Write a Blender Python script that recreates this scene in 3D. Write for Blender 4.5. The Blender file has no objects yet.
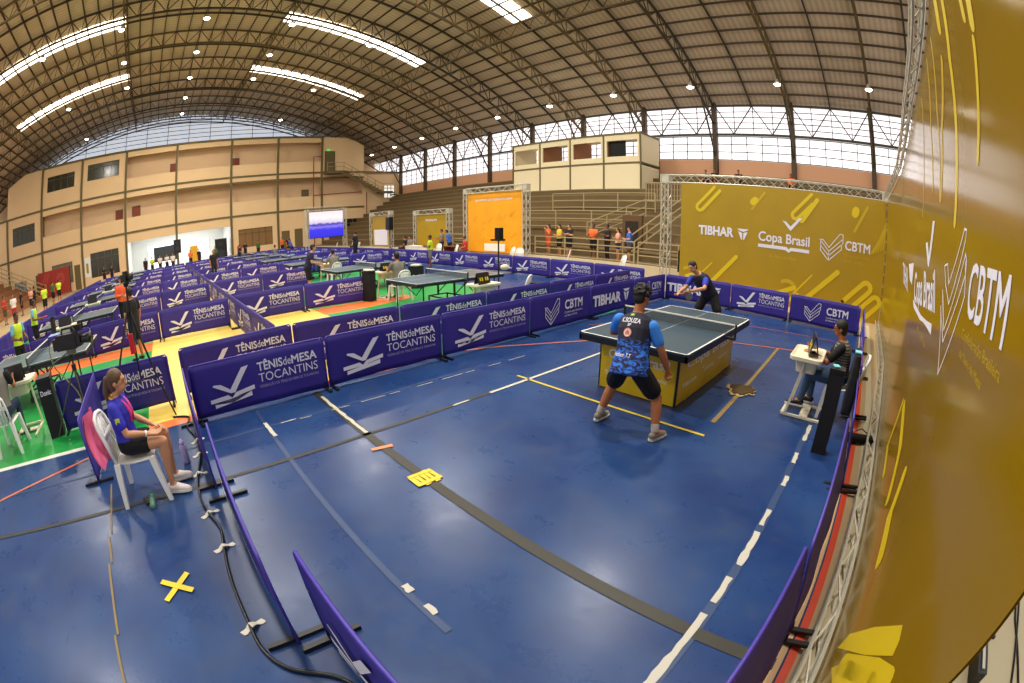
import bpy, bmesh, math, random
import numpy as np
from mathutils import Vector, Matrix, Quaternion
random.seed(7)
PI = math.pi
C = bpy.context.scene.collection
scene = bpy.context.scene

# ------------------------------------------------------------------ camera model (full-frame fisheye)
YAW, PITCH, ROLL = -0.790, -0.269, -0.001
FPX = 448.83
CAM = Vector((5.637, -0.048, 2.152))
def cam_basis():
    c, s = math.cos, math.sin
    f = Vector((s(YAW)*c(PITCH), c(YAW)*c(PITCH), s(PITCH)))
    r = Vector((c(YAW), -s(YAW), 0)); u = r.cross(f)
    return r*c(ROLL)+u*s(ROLL), -r*s(ROLL)+u*c(ROLL), f
CR, CU, CF = cam_basis()
def at(px, py, z=0.0, axis=2):
    """world point seen at a photo position, at a known real height (or x / y)"""
    a, b = px-512, 341.5-py
    R = math.hypot(a, b); th = 2*math.asin(R/2/FPX)
    d = CF*math.cos(th)+(CR*(a/R)+CU*(b/R))*math.sin(th)
    return CAM+d*((z-CAM[axis])/d[axis])

# ------------------------------------------------------------------ materials
def lin(h):
    if isinstance(h, str):
        h = h.lstrip('#'); h = [int(h[i:i+2], 16)/255 for i in (0, 2, 4)]
    return tuple((x/12.92 if x <= .04045 else ((x+.055)/1.055)**2.4) for x in h)+(1,)
MATS = {}
def mat(name, col, rough=.6, metal=0, noise=0, scale=8, emit=0, spec=.5, coat=0, bump=0, alpha=1, trans=0):
    if name in MATS: return MATS[name]
    m = bpy.data.materials.new(name); m.use_nodes = True
    nt = m.node_tree; b = nt.nodes['Principled BSDF']
    c = lin(col)
    b.inputs['Base Color'].default_value = c
    b.inputs['Roughness'].default_value = rough; b.inputs['Metallic'].default_value = metal
    b.inputs['Specular IOR Level'].default_value = spec; b.inputs['Coat Weight'].default_value = coat
    if emit:
        b.inputs['Emission Color'].default_value = c; b.inputs['Emission Strength'].default_value = emit
    if alpha < 1: b.inputs['Alpha'].default_value = alpha
    if trans: b.inputs['Transmission Weight'].default_value = trans
    if noise or bump:
        tc = nt.nodes.new('ShaderNodeTexCoord'); n = nt.nodes.new('ShaderNodeTexNoise')
        n.inputs['Scale'].default_value = scale; n.inputs['Detail'].default_value = 5
        nt.links.new(tc.outputs['Object'], n.inputs['Vector'])
        if noise:
            mx = nt.nodes.new('ShaderNodeMix'); mx.data_type = 'RGBA'
            mx.inputs['A'].default_value = tuple(x*(1-noise) for x in c[:3])+(1,)
            mx.inputs['B'].default_value = tuple(min(1, x*(1+noise)) for x in c[:3])+(1,)
            nt.links.new(n.outputs['Fac'], mx.inputs['Factor']); nt.links.new(mx.outputs['Result'], b.inputs['Base Color'])
        if bump:
            bp = nt.nodes.new('ShaderNodeBump'); bp.inputs['Strength'].default_value = bump
            nt.links.new(n.outputs['Fac'], bp.inputs['Height']); nt.links.new(bp.outputs['Normal'], b.inputs['Normal'])
    MATS[name] = m
    return m
purple = mat('purple_cloth', '#2d2184', .6, noise=.12, scale=3)
purple2 = mat('violet_cloth', '#33278c', .6, noise=.12, scale=3)
white_print = mat('white_print', '#e4e2ee', .6)
grey_print = mat('pale_print', '#a9a2cf', .6)
black_metal = mat('black_metal', '#17171a', .45)
steel = mat('aluminium', '#cfcab8', .4, metal=.4)
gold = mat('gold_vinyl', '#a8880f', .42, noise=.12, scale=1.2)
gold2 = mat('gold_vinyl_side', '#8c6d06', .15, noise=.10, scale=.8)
yellow_print = mat('yellow_print', '#d9bd17', .4)
yellow_dim = mat('dim_yellow_print', '#c4a516', .4)
orange_vinyl = mat('orange_vinyl', '#f2a516', .5, noise=.15, scale=1.5)
cream = mat('cream_wall', '#ecc999', .8, noise=.06, scale=.5)
cream_dk = mat('recess_wall', '#e4c096', .85, noise=.06, scale=.5)
olive = mat('olive_paint', '#6b5c34', .6)
conc = mat('stand_concrete', '#6a5737', .85, noise=.2, scale=1.5)
conc_lt = mat('pale_concrete', '#c9bd9d', .8, noise=.15, scale=1.0)
tan_floor = mat('tan_concrete', '#b59a72', .7, noise=.15, scale=.6)
truss_m = mat('truss_paint', '#5f4f2a', .55)
truss_dk = mat('dark_truss_paint', '#3d3524', .55)
purlin_m = mat('purlin_paint', '#4c3b28', .6)
white_plastic = mat('white_plastic', '#ecebe4', .4)
ivory = mat('ivory_plastic', '#e6dfc3', .45)
black_cloth = mat('black_cloth', '#131317', .85)
black_pl = mat('black_plastic', '#101012', .35)
rail_m = mat('railing_paint', '#a8956b', .5)
tt_blue = mat('table_top_paint', '#2c4656', .4, noise=.05, scale=5)
net_m = mat('net_mesh', '#26333c', .8, alpha=.38)
hall_blue_sheen = mat('hall_table_paint_sheen', '#4a6070', .3, noise=.05, scale=5)  # table top blue made lighter, with the gloss sheen painted into the colour
skin_a = mat('skin_tan', '#a9683f', .55)
skin_b = mat('skin_light', '#c98f68', .55)
skin_c = mat('skin_brown', '#7d4a2e', .55)
hair_k = mat('black_hair', '#14100e', .6)
hair_b = mat('brown_hair', '#5a4028', .55, noise=.3, scale=25)
glass_dk = mat('dark_glass', '#3a3a30', .15, noise=.3, scale=2)

# ------------------------------------------------------------------ mesh builder
class MB:
    def __init__(s): s.v = []; s.f = []; s.m = []; s.k = 0; s.sm = False
    def add(s, vs, fs):
        o = len(s.v); s.v += [tuple(v) for v in vs]
        for f in fs: s.f.append(tuple(i+o for i in f)); s.m.append(s.k)
        return s
    def box(s, c, d, R=None):
        h = [x/2 for x in d]
        vs = [Vector((x*h[0], y*h[1], z*h[2])) for x in (-1, 1) for y in (-1, 1) for z in (-1, 1)]
        if R: vs = [R @ v for v in vs]
        c = Vector(c)
        return s.add([v+c for v in vs], [(0, 1, 3, 2), (4, 6, 7, 5), (0, 4, 5, 1), (2, 3, 7, 6), (0, 2, 6, 4), (1, 5, 7, 3)])
    def bb(s, a, b):
        a, b = Vector(a), Vector(b)
        return s.box((a+b)/2, [abs(x) for x in (b-a)])
    def bar(s, a, b, w, h=None):
        a, b = Vector(a), Vector(b); h = h or w; d = b-a; L = d.length
        if L < 1e-6: return s
        q = d.to_track_quat('X', 'Z').to_matrix()
        return s.box((a+b)/2, (L, w, h), q)
    def tube(s, pts, r, n=8, cap=True):
        pts = [Vector(p) for p in pts]; rs = r if isinstance(r, (list, tuple)) else [r]*len(pts)
        vs = []; fs = []; up = None
        for i, p in enumerate(pts):
            t = (pts[min(i+1, len(pts)-1)]-pts[max(i-1, 0)]).normalized()
            if up is None: up = t.orthogonal().normalized()
            up = (up-t*up.dot(t)).normalized() if (up-t*up.dot(t)).length > 1e-5 else t.orthogonal().normalized()
            sd = t.cross(up)
            for k in range(n):
                a = 2*PI*k/n; vs.append(p+(up*math.cos(a)+sd*math.sin(a))*rs[i])
        for i in range(len(pts)-1):
            for k in range(n):
                k2 = (k+1) % n; fs.append((i*n+k, i*n+k2, (i+1)*n+k2, (i+1)*n+k))
        if cap: fs += [tuple(range(n-1, -1, -1)), tuple((len(pts)-1)*n+k for k in range(n))]
        return s.add(vs, fs)
    def loft(s, rings, cap=True):
        n = len(rings[0]); vs = [v for r in rings for v in r]; fs = []
        for i in range(len(rings)-1):
            for k in range(n):
                k2 = (k+1) % n; fs.append((i*n+k, i*n+k2, (i+1)*n+k2, (i+1)*n+k))
        if cap: fs += [tuple(range(n-1, -1, -1)), tuple((len(rings)-1)*n+k for k in range(n))]
        return s.add(vs, fs)
    def ell(s, c, r, R=None, n=12, m=8):
        c = Vector(c); rings = []
        for j in range(1, m):
            t = PI*j/m; rings.append([Vector((math.sin(t)*math.cos(2*PI*k/n)*r[0], math.sin(t)*math.sin(2*PI*k/n)*r[1], -math.cos(t)*r[2])) for k in range(n)])
        vs = [v for g in rings for v in g]+[Vector((0, 0, -r[2])), Vector((0, 0, r[2]))]
        if R: vs = [R @ v for v in vs]
        N = len(rings)*n; fs = []
        for i in range(len(rings)-1):
            for k in range(n):
                k2 = (k+1) % n; fs.append((i*n+k, i*n+k2, (i+1)*n+k2, (i+1)*n+k))
        for k in range(n):
            k2 = (k+1) % n; fs.append((N, k2, k)); fs.append((N+1, N-n+k, N-n+k2))
        return s.add([v+c for v in vs], fs)
    def cone(s, a, ra, b, rb, n=10):      # tapered capsule
        a, b = Vector(a), Vector(b); d = b-a
        if d.length < 1e-5: return s.ell(a, (ra, ra, ra), n=n, m=6)
        t = d.normalized(); pts = []; rs = []
        for k in (0, 1, 2, 3): 
            g = PI/2*k/3; pts.append(a-t*ra*math.cos(g)); rs.append(max(1e-4, ra*math.sin(g)))
        for k in (3, 2, 1, 0):
            g = PI/2*k/3; pts.append(b+t*rb*math.cos(g)); rs.append(max(1e-4, rb*math.sin(g)))
        return s.tube(pts, rs, n)
    def prism(s, poly, M, d):             # 2D polygon in local XY extruded by d along local Z; M places it
        n = len(poly)
        vs = [M @ Vector((x, y, 0)) for x, y in poly]+[M @ Vector((x, y, d)) for x, y in poly]
        fs = [tuple(range(n-1, -1, -1)), tuple(range(n, 2*n))]+[(i, (i+1) % n, n+(i+1) % n, n+i) for i in range(n)]
        return s.add(vs, fs)
    def mesh(s, name, mats, smooth=False):
        me = bpy.data.meshes.new(name); me.from_pydata(s.v, [], s.f)
        for m in (mats if isinstance(mats, (list, tuple)) else [mats]): me.materials.append(m)
        if any(s.m): me.polygons.foreach_set('material_index', s.m)
        if smooth or s.sm: me.polygons.foreach_set('use_smooth', [True]*len(me.polygons))
        me.update(); return me
    def build(s, name, mats, parent=None, smooth=False, **kw):
        o = bpy.data.objects.new(name, s.mesh(name, mats, smooth)); C.objects.link(o)
        if parent: o.parent = parent
        if kw: tag(o, **kw)
        return o
def tag(o, label=None, cat=None, group=None, kind=None):
    if label: o['label'] = label
    if cat: o['category'] = cat
    if group: o['group'] = group
    if kind: o['kind'] = kind
    return o
def empty(name, loc, rz=0, label=None, cat=None, group=None):
    o = bpy.data.objects.new(name, None); C.objects.link(o); o.empty_display_size = .1
    o.location = loc; o.rotation_euler = (0, 0, rz); return tag(o, label, cat, group)
def link_obj(name, me, parent=None, loc=None, M=None):
    o = bpy.data.objects.new(name, me); C.objects.link(o)
    if parent: o.parent = parent
    if M is not None: o.matrix_local = M
    elif loc is not None: o.location = loc
    return o
def struct(mb, name, m, smooth=False): return tag(mb.build(name, m, smooth=smooth), kind='structure')
ORD = ['first', 'second', 'third', 'fourth', 'fifth', 'sixth', 'seventh', 'eighth', 'ninth', 'tenth', 'eleventh', 'twelfth', 'thirteenth', 'fourteenth', 'fifteenth', 'sixteenth', 'seventeenth', 'eighteenth', 'nineteenth', 'twentieth', 'twenty-first', 'twenty-second', 'twenty-third', 'twenty-fourth']

# flat artwork: polylines with round caps, text; returned as (mesh) in XY plane
TXT = {}
def text_verts(t, size=1, bold=0, shear=0, align='LEFT', sp=1.0, sx=1.0):
    key = (t, size, bold, shear, align, sp, sx)
    if key in TXT: return TXT[key]
    if bold > 0 and 'M' in t:       # stacked shifted copies instead of an outline offset (the offset folds the letter M)
        V0, F0 = text_verts(t, size, 0, shear, align, sp, sx); V, F = [], []; d = bold*size
        for i_, (dx, dy) in enumerate(((0, 0), (-d, -d), (d, -d), (-d, d), (d, d), (0, d), (0, -d))):
            o_ = len(V); V += [(v[0]+dx, v[1]+dy, .00025*i_) for v in V0]; F += [tuple(a+o_ for a in f) for f in F0]
        TXT[key] = (V, F); return TXT[key]
    cu = bpy.data.curves.new('t', 'FONT'); cu.body = t; cu.size = size; cu.offset = bold*size; cu.shear = shear
    cu.align_x = align; cu.space_character = sp; cu.resolution_u = 3; cu.fill_mode = 'FRONT'
    o = bpy.data.objects.new('t', cu); C.objects.link(o)
    dg = bpy.context.evaluated_depsgraph_get(); me = bpy.data.meshes.new_from_object(o.evaluated_get(dg))
    V = [(v.co.x*sx, v.co.y, 0) for v in me.vertices]; F = [tuple(p.vertices) for p in me.polygons]
    bpy.data.objects.remove(o); bpy.data.curves.remove(cu); bpy.data.meshes.remove(me)
    TXT[key] = (V, F); return TXT[key]
def text_w(t, **k):
    V, F = text_verts(t, **k); return max(v[0] for v in V)-min(v[0] for v in V)
def put_text(mb, t, x, y, z=0, width=None, **k):
    V, F = text_verts(t, **k)
    if width:
        x0 = min(v[0] for v in V); x1 = max(v[0] for v in V); g = width/(x1-x0)
        V = [((v[0]-x0)*g, v[1], v[2]) for v in V]
    mb.add([(v[0]+x, v[1]+y, z+v[2]) for v in V], F)
def stroke(mb, pts, w, z=0, cap=6):
    """flat ribbon following pts with round ends"""
    mb.nz = (getattr(mb, 'nz', 0)+1) % 9; z = z+.00035*mb.nz if cap == 6 and mb.sm is False else z
    pts = [Vector((p[0], p[1], 0)) for p in pts]
    L = []; Rr = []
    for i, p in enumerate(pts):
        if i == 0: t = (pts[1]-p).normalized(); k = 1
        elif i == len(pts)-1: t = (p-pts[i-1]).normalized(); k = 1
        else:
            t1 = (p-pts[i-1]).normalized(); t2 = (pts[i+1]-p).normalized(); t = (t1+t2).normalized(); k = 1/max(.35, t.dot(t1))
        nrm = Vector((-t.y, t.x, 0)); L.append(p+nrm*w/2*k); Rr.append(p-nrm*w/2*k)
    n = len(pts); vs = L+Rr; fs = [(i, n+i, n+i+1, i+1) for i in range(n-1)]
    mb.add([(v.x, v.y, z) for v in vs], fs)
    if cap:
        for p, q in ((pts[0], pts[1]), (pts[-1], pts[-2])):
            t = (p-q).normalized(); nn = Vector((-t.y, t.x, 0)); c = [p+nn*w/2*math.cos(PI*k/cap)+t*w/2*math.sin(PI*k/cap) for k in range(cap+1)]
            mb.add([(v.x, v.y, z) for v in c], [tuple(range(cap, -1, -1))])
def poly(mb, pts, z=0): mb.add([(x, y, z) for x, y in pts], [tuple(range(len(pts)))])

# ------------------------------------------------------------------ logos (unit drawing space, metres)
def logo_tdm(mb, x, y, sx, sy=None):       # tick on two stacked slabs
    sy = sy or sx*.72
    P = lambda pts: [(x+a*sx, y+b*sy) for a, b in pts]
    poly(mb, P([(.10, .62), (.13, .66), (.28, .63), (.47, .44), (.78, .98), (.93, 1.0), (.56, .33), (.47, .33)]))
    poly(mb, P([(0, .15), (0, .26), (.40, .30), (.48, .20), (.58, .33), (1.0, .42), (1.0, .30), (.62, .22), (.50, .10), (.42, .17)]))
    poly(mb, P([(.08, .0), (.08, .11), (.40, .14), (.50, .06), (.60, .18), (.92, .26), (.92, .13)]))
def lines_tdm(mb, x, y, h, w):
    put_text(mb, 'TÊNIS', x, y+h*.62, size=h*.46, bold=.02, width=w*.42)
    put_text(mb, 'de', x+w*.43, y+h*.62, size=h*.46, width=w*.13)
    put_text(mb, 'MESA', x+w*.57, y+h*.62, size=h*.46, bold=.02, width=w*.43)
    put_text(mb, 'TOCANTINS', x, y+h*.18, size=h*.48, bold=-.004, width=w)
def small_tdm(mb, x, y, h, w): put_text(mb, 'FEDERAÇÃO DE TÊNIS DE MESA DE TOCANTINS', x, y, size=h, width=w)
def logo_cbtm(mb, x, y, s, lw=.03):   # outlined tick over chevrons
    P = lambda pts: [(x+a*s, y+b*s) for a, b in pts]
    W = lw*s
    stroke(mb, P([(.02, .72), (.15, .72), (.40, .47), (.82, 1.0), (.95, .98), (.95, .84), (.40, .33), (.02, .72)]), W, cap=2)
    stroke(mb, P([(.06, .66), (.06, .50), (.40, .17), (.95, .68), (.95, .84)]), W, cap=2)
    stroke(mb, P([(.06, .50), (.06, .34), (.40, .0), (.90, .45), (.90, .64)]), W, cap=2)
    stroke(mb, P([(.40, .33), (.40, .0)]), W, cap=2)
def logo_tibhar(mb, x, y, s):
    P = lambda pts: [(x+a*s, y+b*s) for a, b in pts]
    poly(mb, P([(0, 1), (1.1, 1), (.95, .86), (.55, .74), (.15, .86)]))
    poly(mb, P([(.08, .78), (.50, .64), (.50, 0), (.38, .08)]))
    poly(mb, P([(1.02, .78), (.60, .64), (.60, 0), (.72, .08)]))
def logo_copa(mb, x, y, w):
    s = w
    P = lambda pts: [(x+a*s, y+b*s) for a, b in pts]
    poly(mb, P([(.46, .52), (.53, .51), (.62, .43), (.78, .60), (.84, .60), (.63, .36), (.61, .36)]))
    put_text(mb, 'Copa Brasil', x, y+.12*s, size=.24*s, bold=.018, width=s)
    poly(mb, P([(0, .0), (.54, .0), (.60, -.04), (.66, .0), (1, .0), (1, .06), (.64, .06), (.60, .02), (.56, .06), (0, .06)]))

# panel art meshes, local X along the panel, Y up (2 m x .72)
def art_mesh(kind, W):
    mb = MB()
    if kind == 'tdm':
        logo_tdm(mb, W*.12, .13, W*.33, .46); lines_tdm(mb, W*.49, .27, .34, W*.44)
    elif kind == 'cbtm':
        logo_cbtm(mb, W*.20, .11, .50, .03); put_text(mb, 'CBTM', W*.52, .36, size=.27, bold=.02, width=W*.31)
        put_text(mb, 'Confederação Brasileira', W*.52, .27, size=.06, width=W*.31); put_text(mb, 'de Tênis de Mesa', W*.52, .20, size=.06, width=W*.22)
    elif kind == 'tibhar':
        put_text(mb, 'TIBHAR', W*.03, .26, size=.33, bold=.045, width=W*.62); logo_tibhar(mb, W*.70, .24, .30)
    return mb
def art_small(kind, W):
    mb = MB()
    small_tdm(mb, W*.49, .255, .05, W*.44)
    return mb
ART = {}
def art(kind, W, small=False):
    key = (kind, round(W, 2), small)
    if key not in ART:
        mb = (art_small if small else art_mesh)(kind, W)
        ART[key] = mb.mesh('lettering', grey_print if small else white_print)
    return ART[key]

# ------------------------------------------------------------------ barriers
PANEL = {}
HB = .72
def panel_mesh(W, var):
    key = (round(W, 2), var)
    if key in PANEL: return PANEL[key]
    rnd = random.Random(var); ph = rnd.random()*6; nx, nz = 24, 8
    mb = MB(); vs = []
    def off(i, j):
        u = i/nx; w = j/nz
        return .010*math.sin(u*7+ph)*math.sin(PI*u)*(1-w*.8)+.006*math.sin(u*17+w*4+ph)*(1-w)
    for side in (-1, 1):
        for j in range(nz+1):
            for i in range(nx+1):
                x = .02+(W-.04)*i/nx
                zb = .035+.012*math.sin(PI*i/nx+ph)*(1 if j == 0 else 0)
                z = zb+(HB-zb)*j/nz
                if j == nz and i in (0, nx): z -= .025
                vs.append((x, side*.006+off(i, j), z))
    n = (nx+1)*(nz+1); fs = []
    for j in range(nz):
        for i in range(nx):
            a = j*(nx+1)+i; fs.append((a, a+1, a+nx+2, a+nx+1)); fs.append((n+a, n+a+nx+1, n+a+nx+2, n+a+1))
    for i in range(nx):
        for j in (0, nz):
            a = j*(nx+1)+i; fs.append((a, n+a, n+a+1, a+1) if j == 0 else (a, a+1, n+a+1, n+a))
    for j in range(nz):
        for i in (0, nx):
            a = j*(nx+1)+i; fs.append((a, a+nx+1, n+a+nx+1, n+a))
    mb.add(vs, fs)
    PANEL[key] = mb.mesh('cloth_panel', [purple, purple2][var % 2], True); return PANEL[key]
FRAME = {}
def frame_mesh(W):
    k = round(W, 2)
    if k not in FRAME:
        f = MB(); f.tube([(.012, 0, .01), (.012, 0, HB-.03), (.035, 0, HB+.004), (W-.035, 0, HB+.004), (W-.012, 0, HB-.03), (W-.012, 0, .01)], .011, 6)
        FRAME[k] = f.mesh('frame', mat('violet_tube', '#4a3aa6', .5), True)
    return FRAME[k]
ft = MB(); ft.bar((0, -.20, .018), (0, .20, .018), .035, .03); ft.bar((0, 0, .03), (0, 0, .09), .03, .02); FOOT = ft.mesh('foot', black_metal)
nb = [0]
def barrier(a, b, kind, label, group=None, feet=True, small=True, lettering=True):
    a = Vector((a[0], a[1], 0)); b = Vector((b[0], b[1], 0)); d = b-a; W = round(d.length-.01, 2); nb[0] += 1
    r = empty('court_barrier', a, math.atan2(d.y, d.x), label, 'barrier', group)
    link_obj('cloth_panel', panel_mesh(W, nb[0] % 5), r); link_obj('frame', frame_mesh(W), r)
    if feet:
        for x in (.05, W-.05): link_obj('foot', FOOT, r, (x, 0, 0))
    M = Matrix(((1, 0, 0, 0), (0, 0, -1, -.026), (0, 1, 0, 0), (0, 0, 0, 1)))
    if lettering:
        link_obj('logo_print', art(kind, W), r, M=M)
        if kind == 'tdm' and small: link_obj('small_print', art(kind, W, True), r, M=M)
    return r

# ================================================================== SETTING
# floor -----------------------------------------------------------
def floor_material():
    m = bpy.data.materials.new('blue_court_paint'); m.use_nodes = True; nt = m.node_tree; b = nt.nodes['Principled BSDF']
    tc = nt.nodes.new('ShaderNodeTexCoord')
    n1 = nt.nodes.new('ShaderNodeTexNoise'); n1.inputs['Scale'].default_value = .8; n1.inputs['Detail'].default_value = 6; n1.inputs['Roughness'].default_value = .6
    n2 = nt.nodes.new('ShaderNodeTexNoise'); n2.inputs['Scale'].default_value = 2.3; n2.inputs['Detail'].default_value = 9; n2.inputs['Roughness'].default_value = .7
    r1 = nt.nodes.new('ShaderNodeValToRGB'); r1.color_ramp.elements[0].position = .35; r1.color_ramp.elements[1].position = .7
    r1.color_ramp.elements[0].color = lin('#163369'); r1.color_ramp.elements[1].color = lin('#2b4b7d')
    r2 = nt.nodes.new('ShaderNodeValToRGB'); r2.color_ramp.elements[0].position = .50; r2.color_ramp.elements[1].position = .85
    r2.color_ramp.elements[0].color = (0, 0, 0, 1); r2.color_ramp.elements[1].color = (.55, .55, .55, 1)
    mx = nt.nodes.new('ShaderNodeMix'); mx.data_type = 'RGBA'; mx.inputs['B'].default_value = lin('#3d4a62')
    rr = nt.nodes.new('ShaderNodeMapRange'); rr.inputs['To Min'].default_value = .15; rr.inputs['To Max'].default_value = .46; b.inputs['Specular IOR Level'].default_value = .3
    for n in (n1, n2): nt.links.new(tc.outputs['Object'], n.inputs['Vector'])
    nt.links.new(n1.outputs['Fac'], r1.inputs['Fac']); nt.links.new(n2.outputs['Fac'], r2.inputs['Fac'])
    nt.links.new(r1.outputs['Color'], mx.inputs['A']); nt.links.new(r2.outputs['Color'], mx.inputs['Factor'])
    nt.links.new(mx.outputs['Result'], b.inputs['Base Color'])
    nt.links.new(n2.outputs['Fac'], rr.inputs['Value']); nt.links.new(rr.outputs['Result'], b.inputs['Roughness'])
    return m
floor_m = floor_material()
green_m = mat('green_court_paint', '#1f9a45', .35, noise=.12, scale=.8)
yel_m = mat('yellow_court_paint', '#f0cf62', .4, noise=.08, scale=.8)
org_m = mat('orange_court_paint', '#ee7a3a', .4, noise=.08, scale=.8)
red_m = mat('red_line_paint', '#d8431f', .5, noise=.15, scale=6)
mb = MB(); mb.bb((-60, -30, -.2), (22, 31, 0)); fl = struct(mb, 'floor', tan_floor)
def zone(poly2, z, m, name='floor_marking'):
    mb = MB(); mb.prism(poly2, Matrix.Translation((0, 0, 0)), z); return struct(mb, name, m)
def rect(x0, y0, x1, y1): return [(x0, y0), (x1, y0), (x1, y1), (x0, y1)]
zone(rect(-39, -8, 5.98, 13.4), .002, floor_m, 'floor_court')
zone(rect(-39, -7.5, -.10, 9.3), .003, green_m)
for k in range(8):
    x = -5.0-5*k
    zone([(x-1.0, -7.5), (x, -7.5), (x, 5.2), (x-.4, 6.9), (x-1.0, 6.9)], .004, org_m)
zone(rect(-39, -.75, -.30, 3.9), .005, yel_m)
zone(rect(-.30, -.75, -.06, 3.9), .0055, org_m)
zone(rect(-.16, -7.5, -.06, -.75), .006, mat('white_line_paint', '#dfe0d6', .5))
zone(rect(5.88, -3, 5.94, 13.4), .005, mat('beige_line', '#c9a77c', .6))
zone(rect(5.955, -3, 6.015, 13.4), .006, red_m)
zone(rect(6.10, -3, 6.20, 14), .004, conc_lt)
# court lines
dark_line = mat('worn_black_line', '#2b281b', .5, noise=.4, scale=5)
dark2 = mat('faint_dark_line', '#26406c', .5, noise=.2, scale=5)
beige_line = mat('worn_beige_line', '#86703f', .6, noise=.3, scale=8)
white_line = mat('worn_white_line', '#c4c1b3', .6)
yel_line = mat('yellow_line_paint', '#cdb43e', .5)
org_line = mat('orange_line_paint', '#c4694a', .5)
def line(pts, w, m, z=.007):
    mb = MB(); s = MB(); stroke(s, pts, w, z, 0); s.add([], [])
    return struct(s, 'floor_marking', m)
line([(.06, 1.73), (5.9, 1.73)], .10, dark_line)
line([(1.65, -6), (1.65, 7.5)], .055, dark_line)
line([(-.0, .82), (4.25, .82)], .05, dark2, .0065)
line([(5.33, -1), (5.33, 8.6)], .07, dark2, .0065)
line([(.75, -3.5), (.75, 3.6)], .03, dark2, .0062)
line([(1.45, 4.21), (4.27, 4.21)], .045, yel_line, .009)
line([(1.66, 3.5), (1.66, 8.0)], .05, white_line, .009)
line([(4.22, 4.6), (4.14, 8.7)], .06, beige_line, .009)
# beige dashed line beside the cable (runs across, y about -1.2)
s = MB(); 
for a, b in ((1.1, 2.05), (2.08, 2.47), (2.48, 3.3), (3.30, 4.6)): stroke(s, [(a, -1.27), ((a+b)/2, -1.25), (b, -1.24)], .022, .008, 0)
struct(s, 'floor_marking', beige_line)
# arcs
def arc(cx, cy, R, a0, a1, w, m, z=.008, n=40):
    line([(cx+R*math.cos(a0+(a1-a0)*i/n), cy+R*math.sin(a0+(a1-a0)*i/n)) for i in range(n+1)], w, m, z)
line([(1.6, -5.0), (1.25, -4.2), (.93, -3.48), (.36, -1.95), (.15, -1.45)], .05, org_line)
line([(-.1, 4.4), (.21, 5.11), (.72, 5.95), (1.21, 6.72), (2.0, 7.6), (2.6, 8.1), (3.36, 8.49), (4.61, 8.9), (5.7, 9.1)], .05, org_line)
line([(0.3, 7.5), (1.6, 9.8), (3.4, 10.4), (5.6, 10.6)], .03, org_line)
# broken white tape on the lines: ragged pieces
def tape(name_m, a, b, w, seed, gaps=.0, z=.010):
    rnd = random.Random(seed); a = Vector(a); b = Vector(b); d = (b-a); L = d.length; t = d/L; n = Vector((-t.y, t.x)); k = max(3, int(L/.06))
    top = []; bot = []
    for i in range(k+1):
        p = a+t*(L*i/k); top.append(p+n*(w/2*(.6+.6*rnd.random()))); bot.append(p-n*(w/2*(.6+.6*rnd.random())))
    mb = MB(); pl = [(v.x, v.y) for v in bot]+[(v.x, v.y) for v in reversed(top)]
    mb.prism(pl, Matrix.Translation((0, 0, z-.002)), .002); return mb
wt = MB()
for a, b, w in [((5.33, 2.45), (5.33, 2.9), .06), ((5.32, 3.0), (5.33, 3.25), .05), ((5.34, 3.7), (5.34, 3.9), .05), ((5.34, 4.2), (5.33, 4.45), .05), ((5.35, 4.8), (5.35, 5.3), .05),
                ((5.31, 1.15), (5.31, 1.9), .055), ((5.32, 2.02), (5.32, 2.3), .055), ((5.31, .5), (5.31, 1.13), .055),
                ((.28, 1.74), (1.62, 1.74), .05), ((.62, .82), (1.05, .84), .05), ((3.76, .85), (3.84, .85), .06), ((3.99, .85), (4.09, .85), .05),
                ((1.66, 2.9), (1.66, 3.15), .03), ((.75, 1.0), (.75, 1.2), .02)]:
    x = tape(None, a, b, w, int(a[0]*31+a[1]*17)); wt.add(x.v, x.f)
for k in range(9):
    x = tape(None, (.78+.01*k, 1.25+.42*k), (.79+.01*k, 1.40+.42*k+.1*(k%3)), .012, k); wt.add(x.v, x.f)
tag(wt.build('floor_marking', white_line), kind='structure')
# individual tape marks lying on the floor
ytape = mat('yellow_tape', '#e8c826', .5, noise=.15, scale=20); otape = mat('orange_tape', '#e08a5a', .5)
mb = MB()
for i, (dx, L) in enumerate(((-.10, .17), (-.05, .22), (0, .19), (.05, .23), (.10, .18))):
    mb.bar((2.77-L/2, 1.72+dx, .012), (2.77+L/2, 1.72+dx+.02*(i % 2), .012), .052, .003)
mb.bar((2.68, 1.60, .015), (2.69, 1.84, .015), .045, .003); mb.bar((2.84, 1.60, .015), (2.84, 1.85, .015), .045, .003)
tag(mb.build('tape_patch', ytape), 'yellow tape patch stuck across the black floor line', 'tape')
mb = MB(); mb.bar((3.10, -.76, .012), (2.86, -.53, .012), .05, .002); mb.bar((2.88, -.77, .014), (3.07, -.52, .014), .05, .002)
tag(mb.build('tape_cross', ytape), 'yellow tape cross on blue floor beside the black cable', 'tape')
mb = MB(); mb.bar((2.0, 1.60, .011), (2.05, 1.82, .011), .055, .003)
tag(mb.build('tape_strip', otape), 'short orange tape strip across the black floor line', 'tape')
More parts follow.
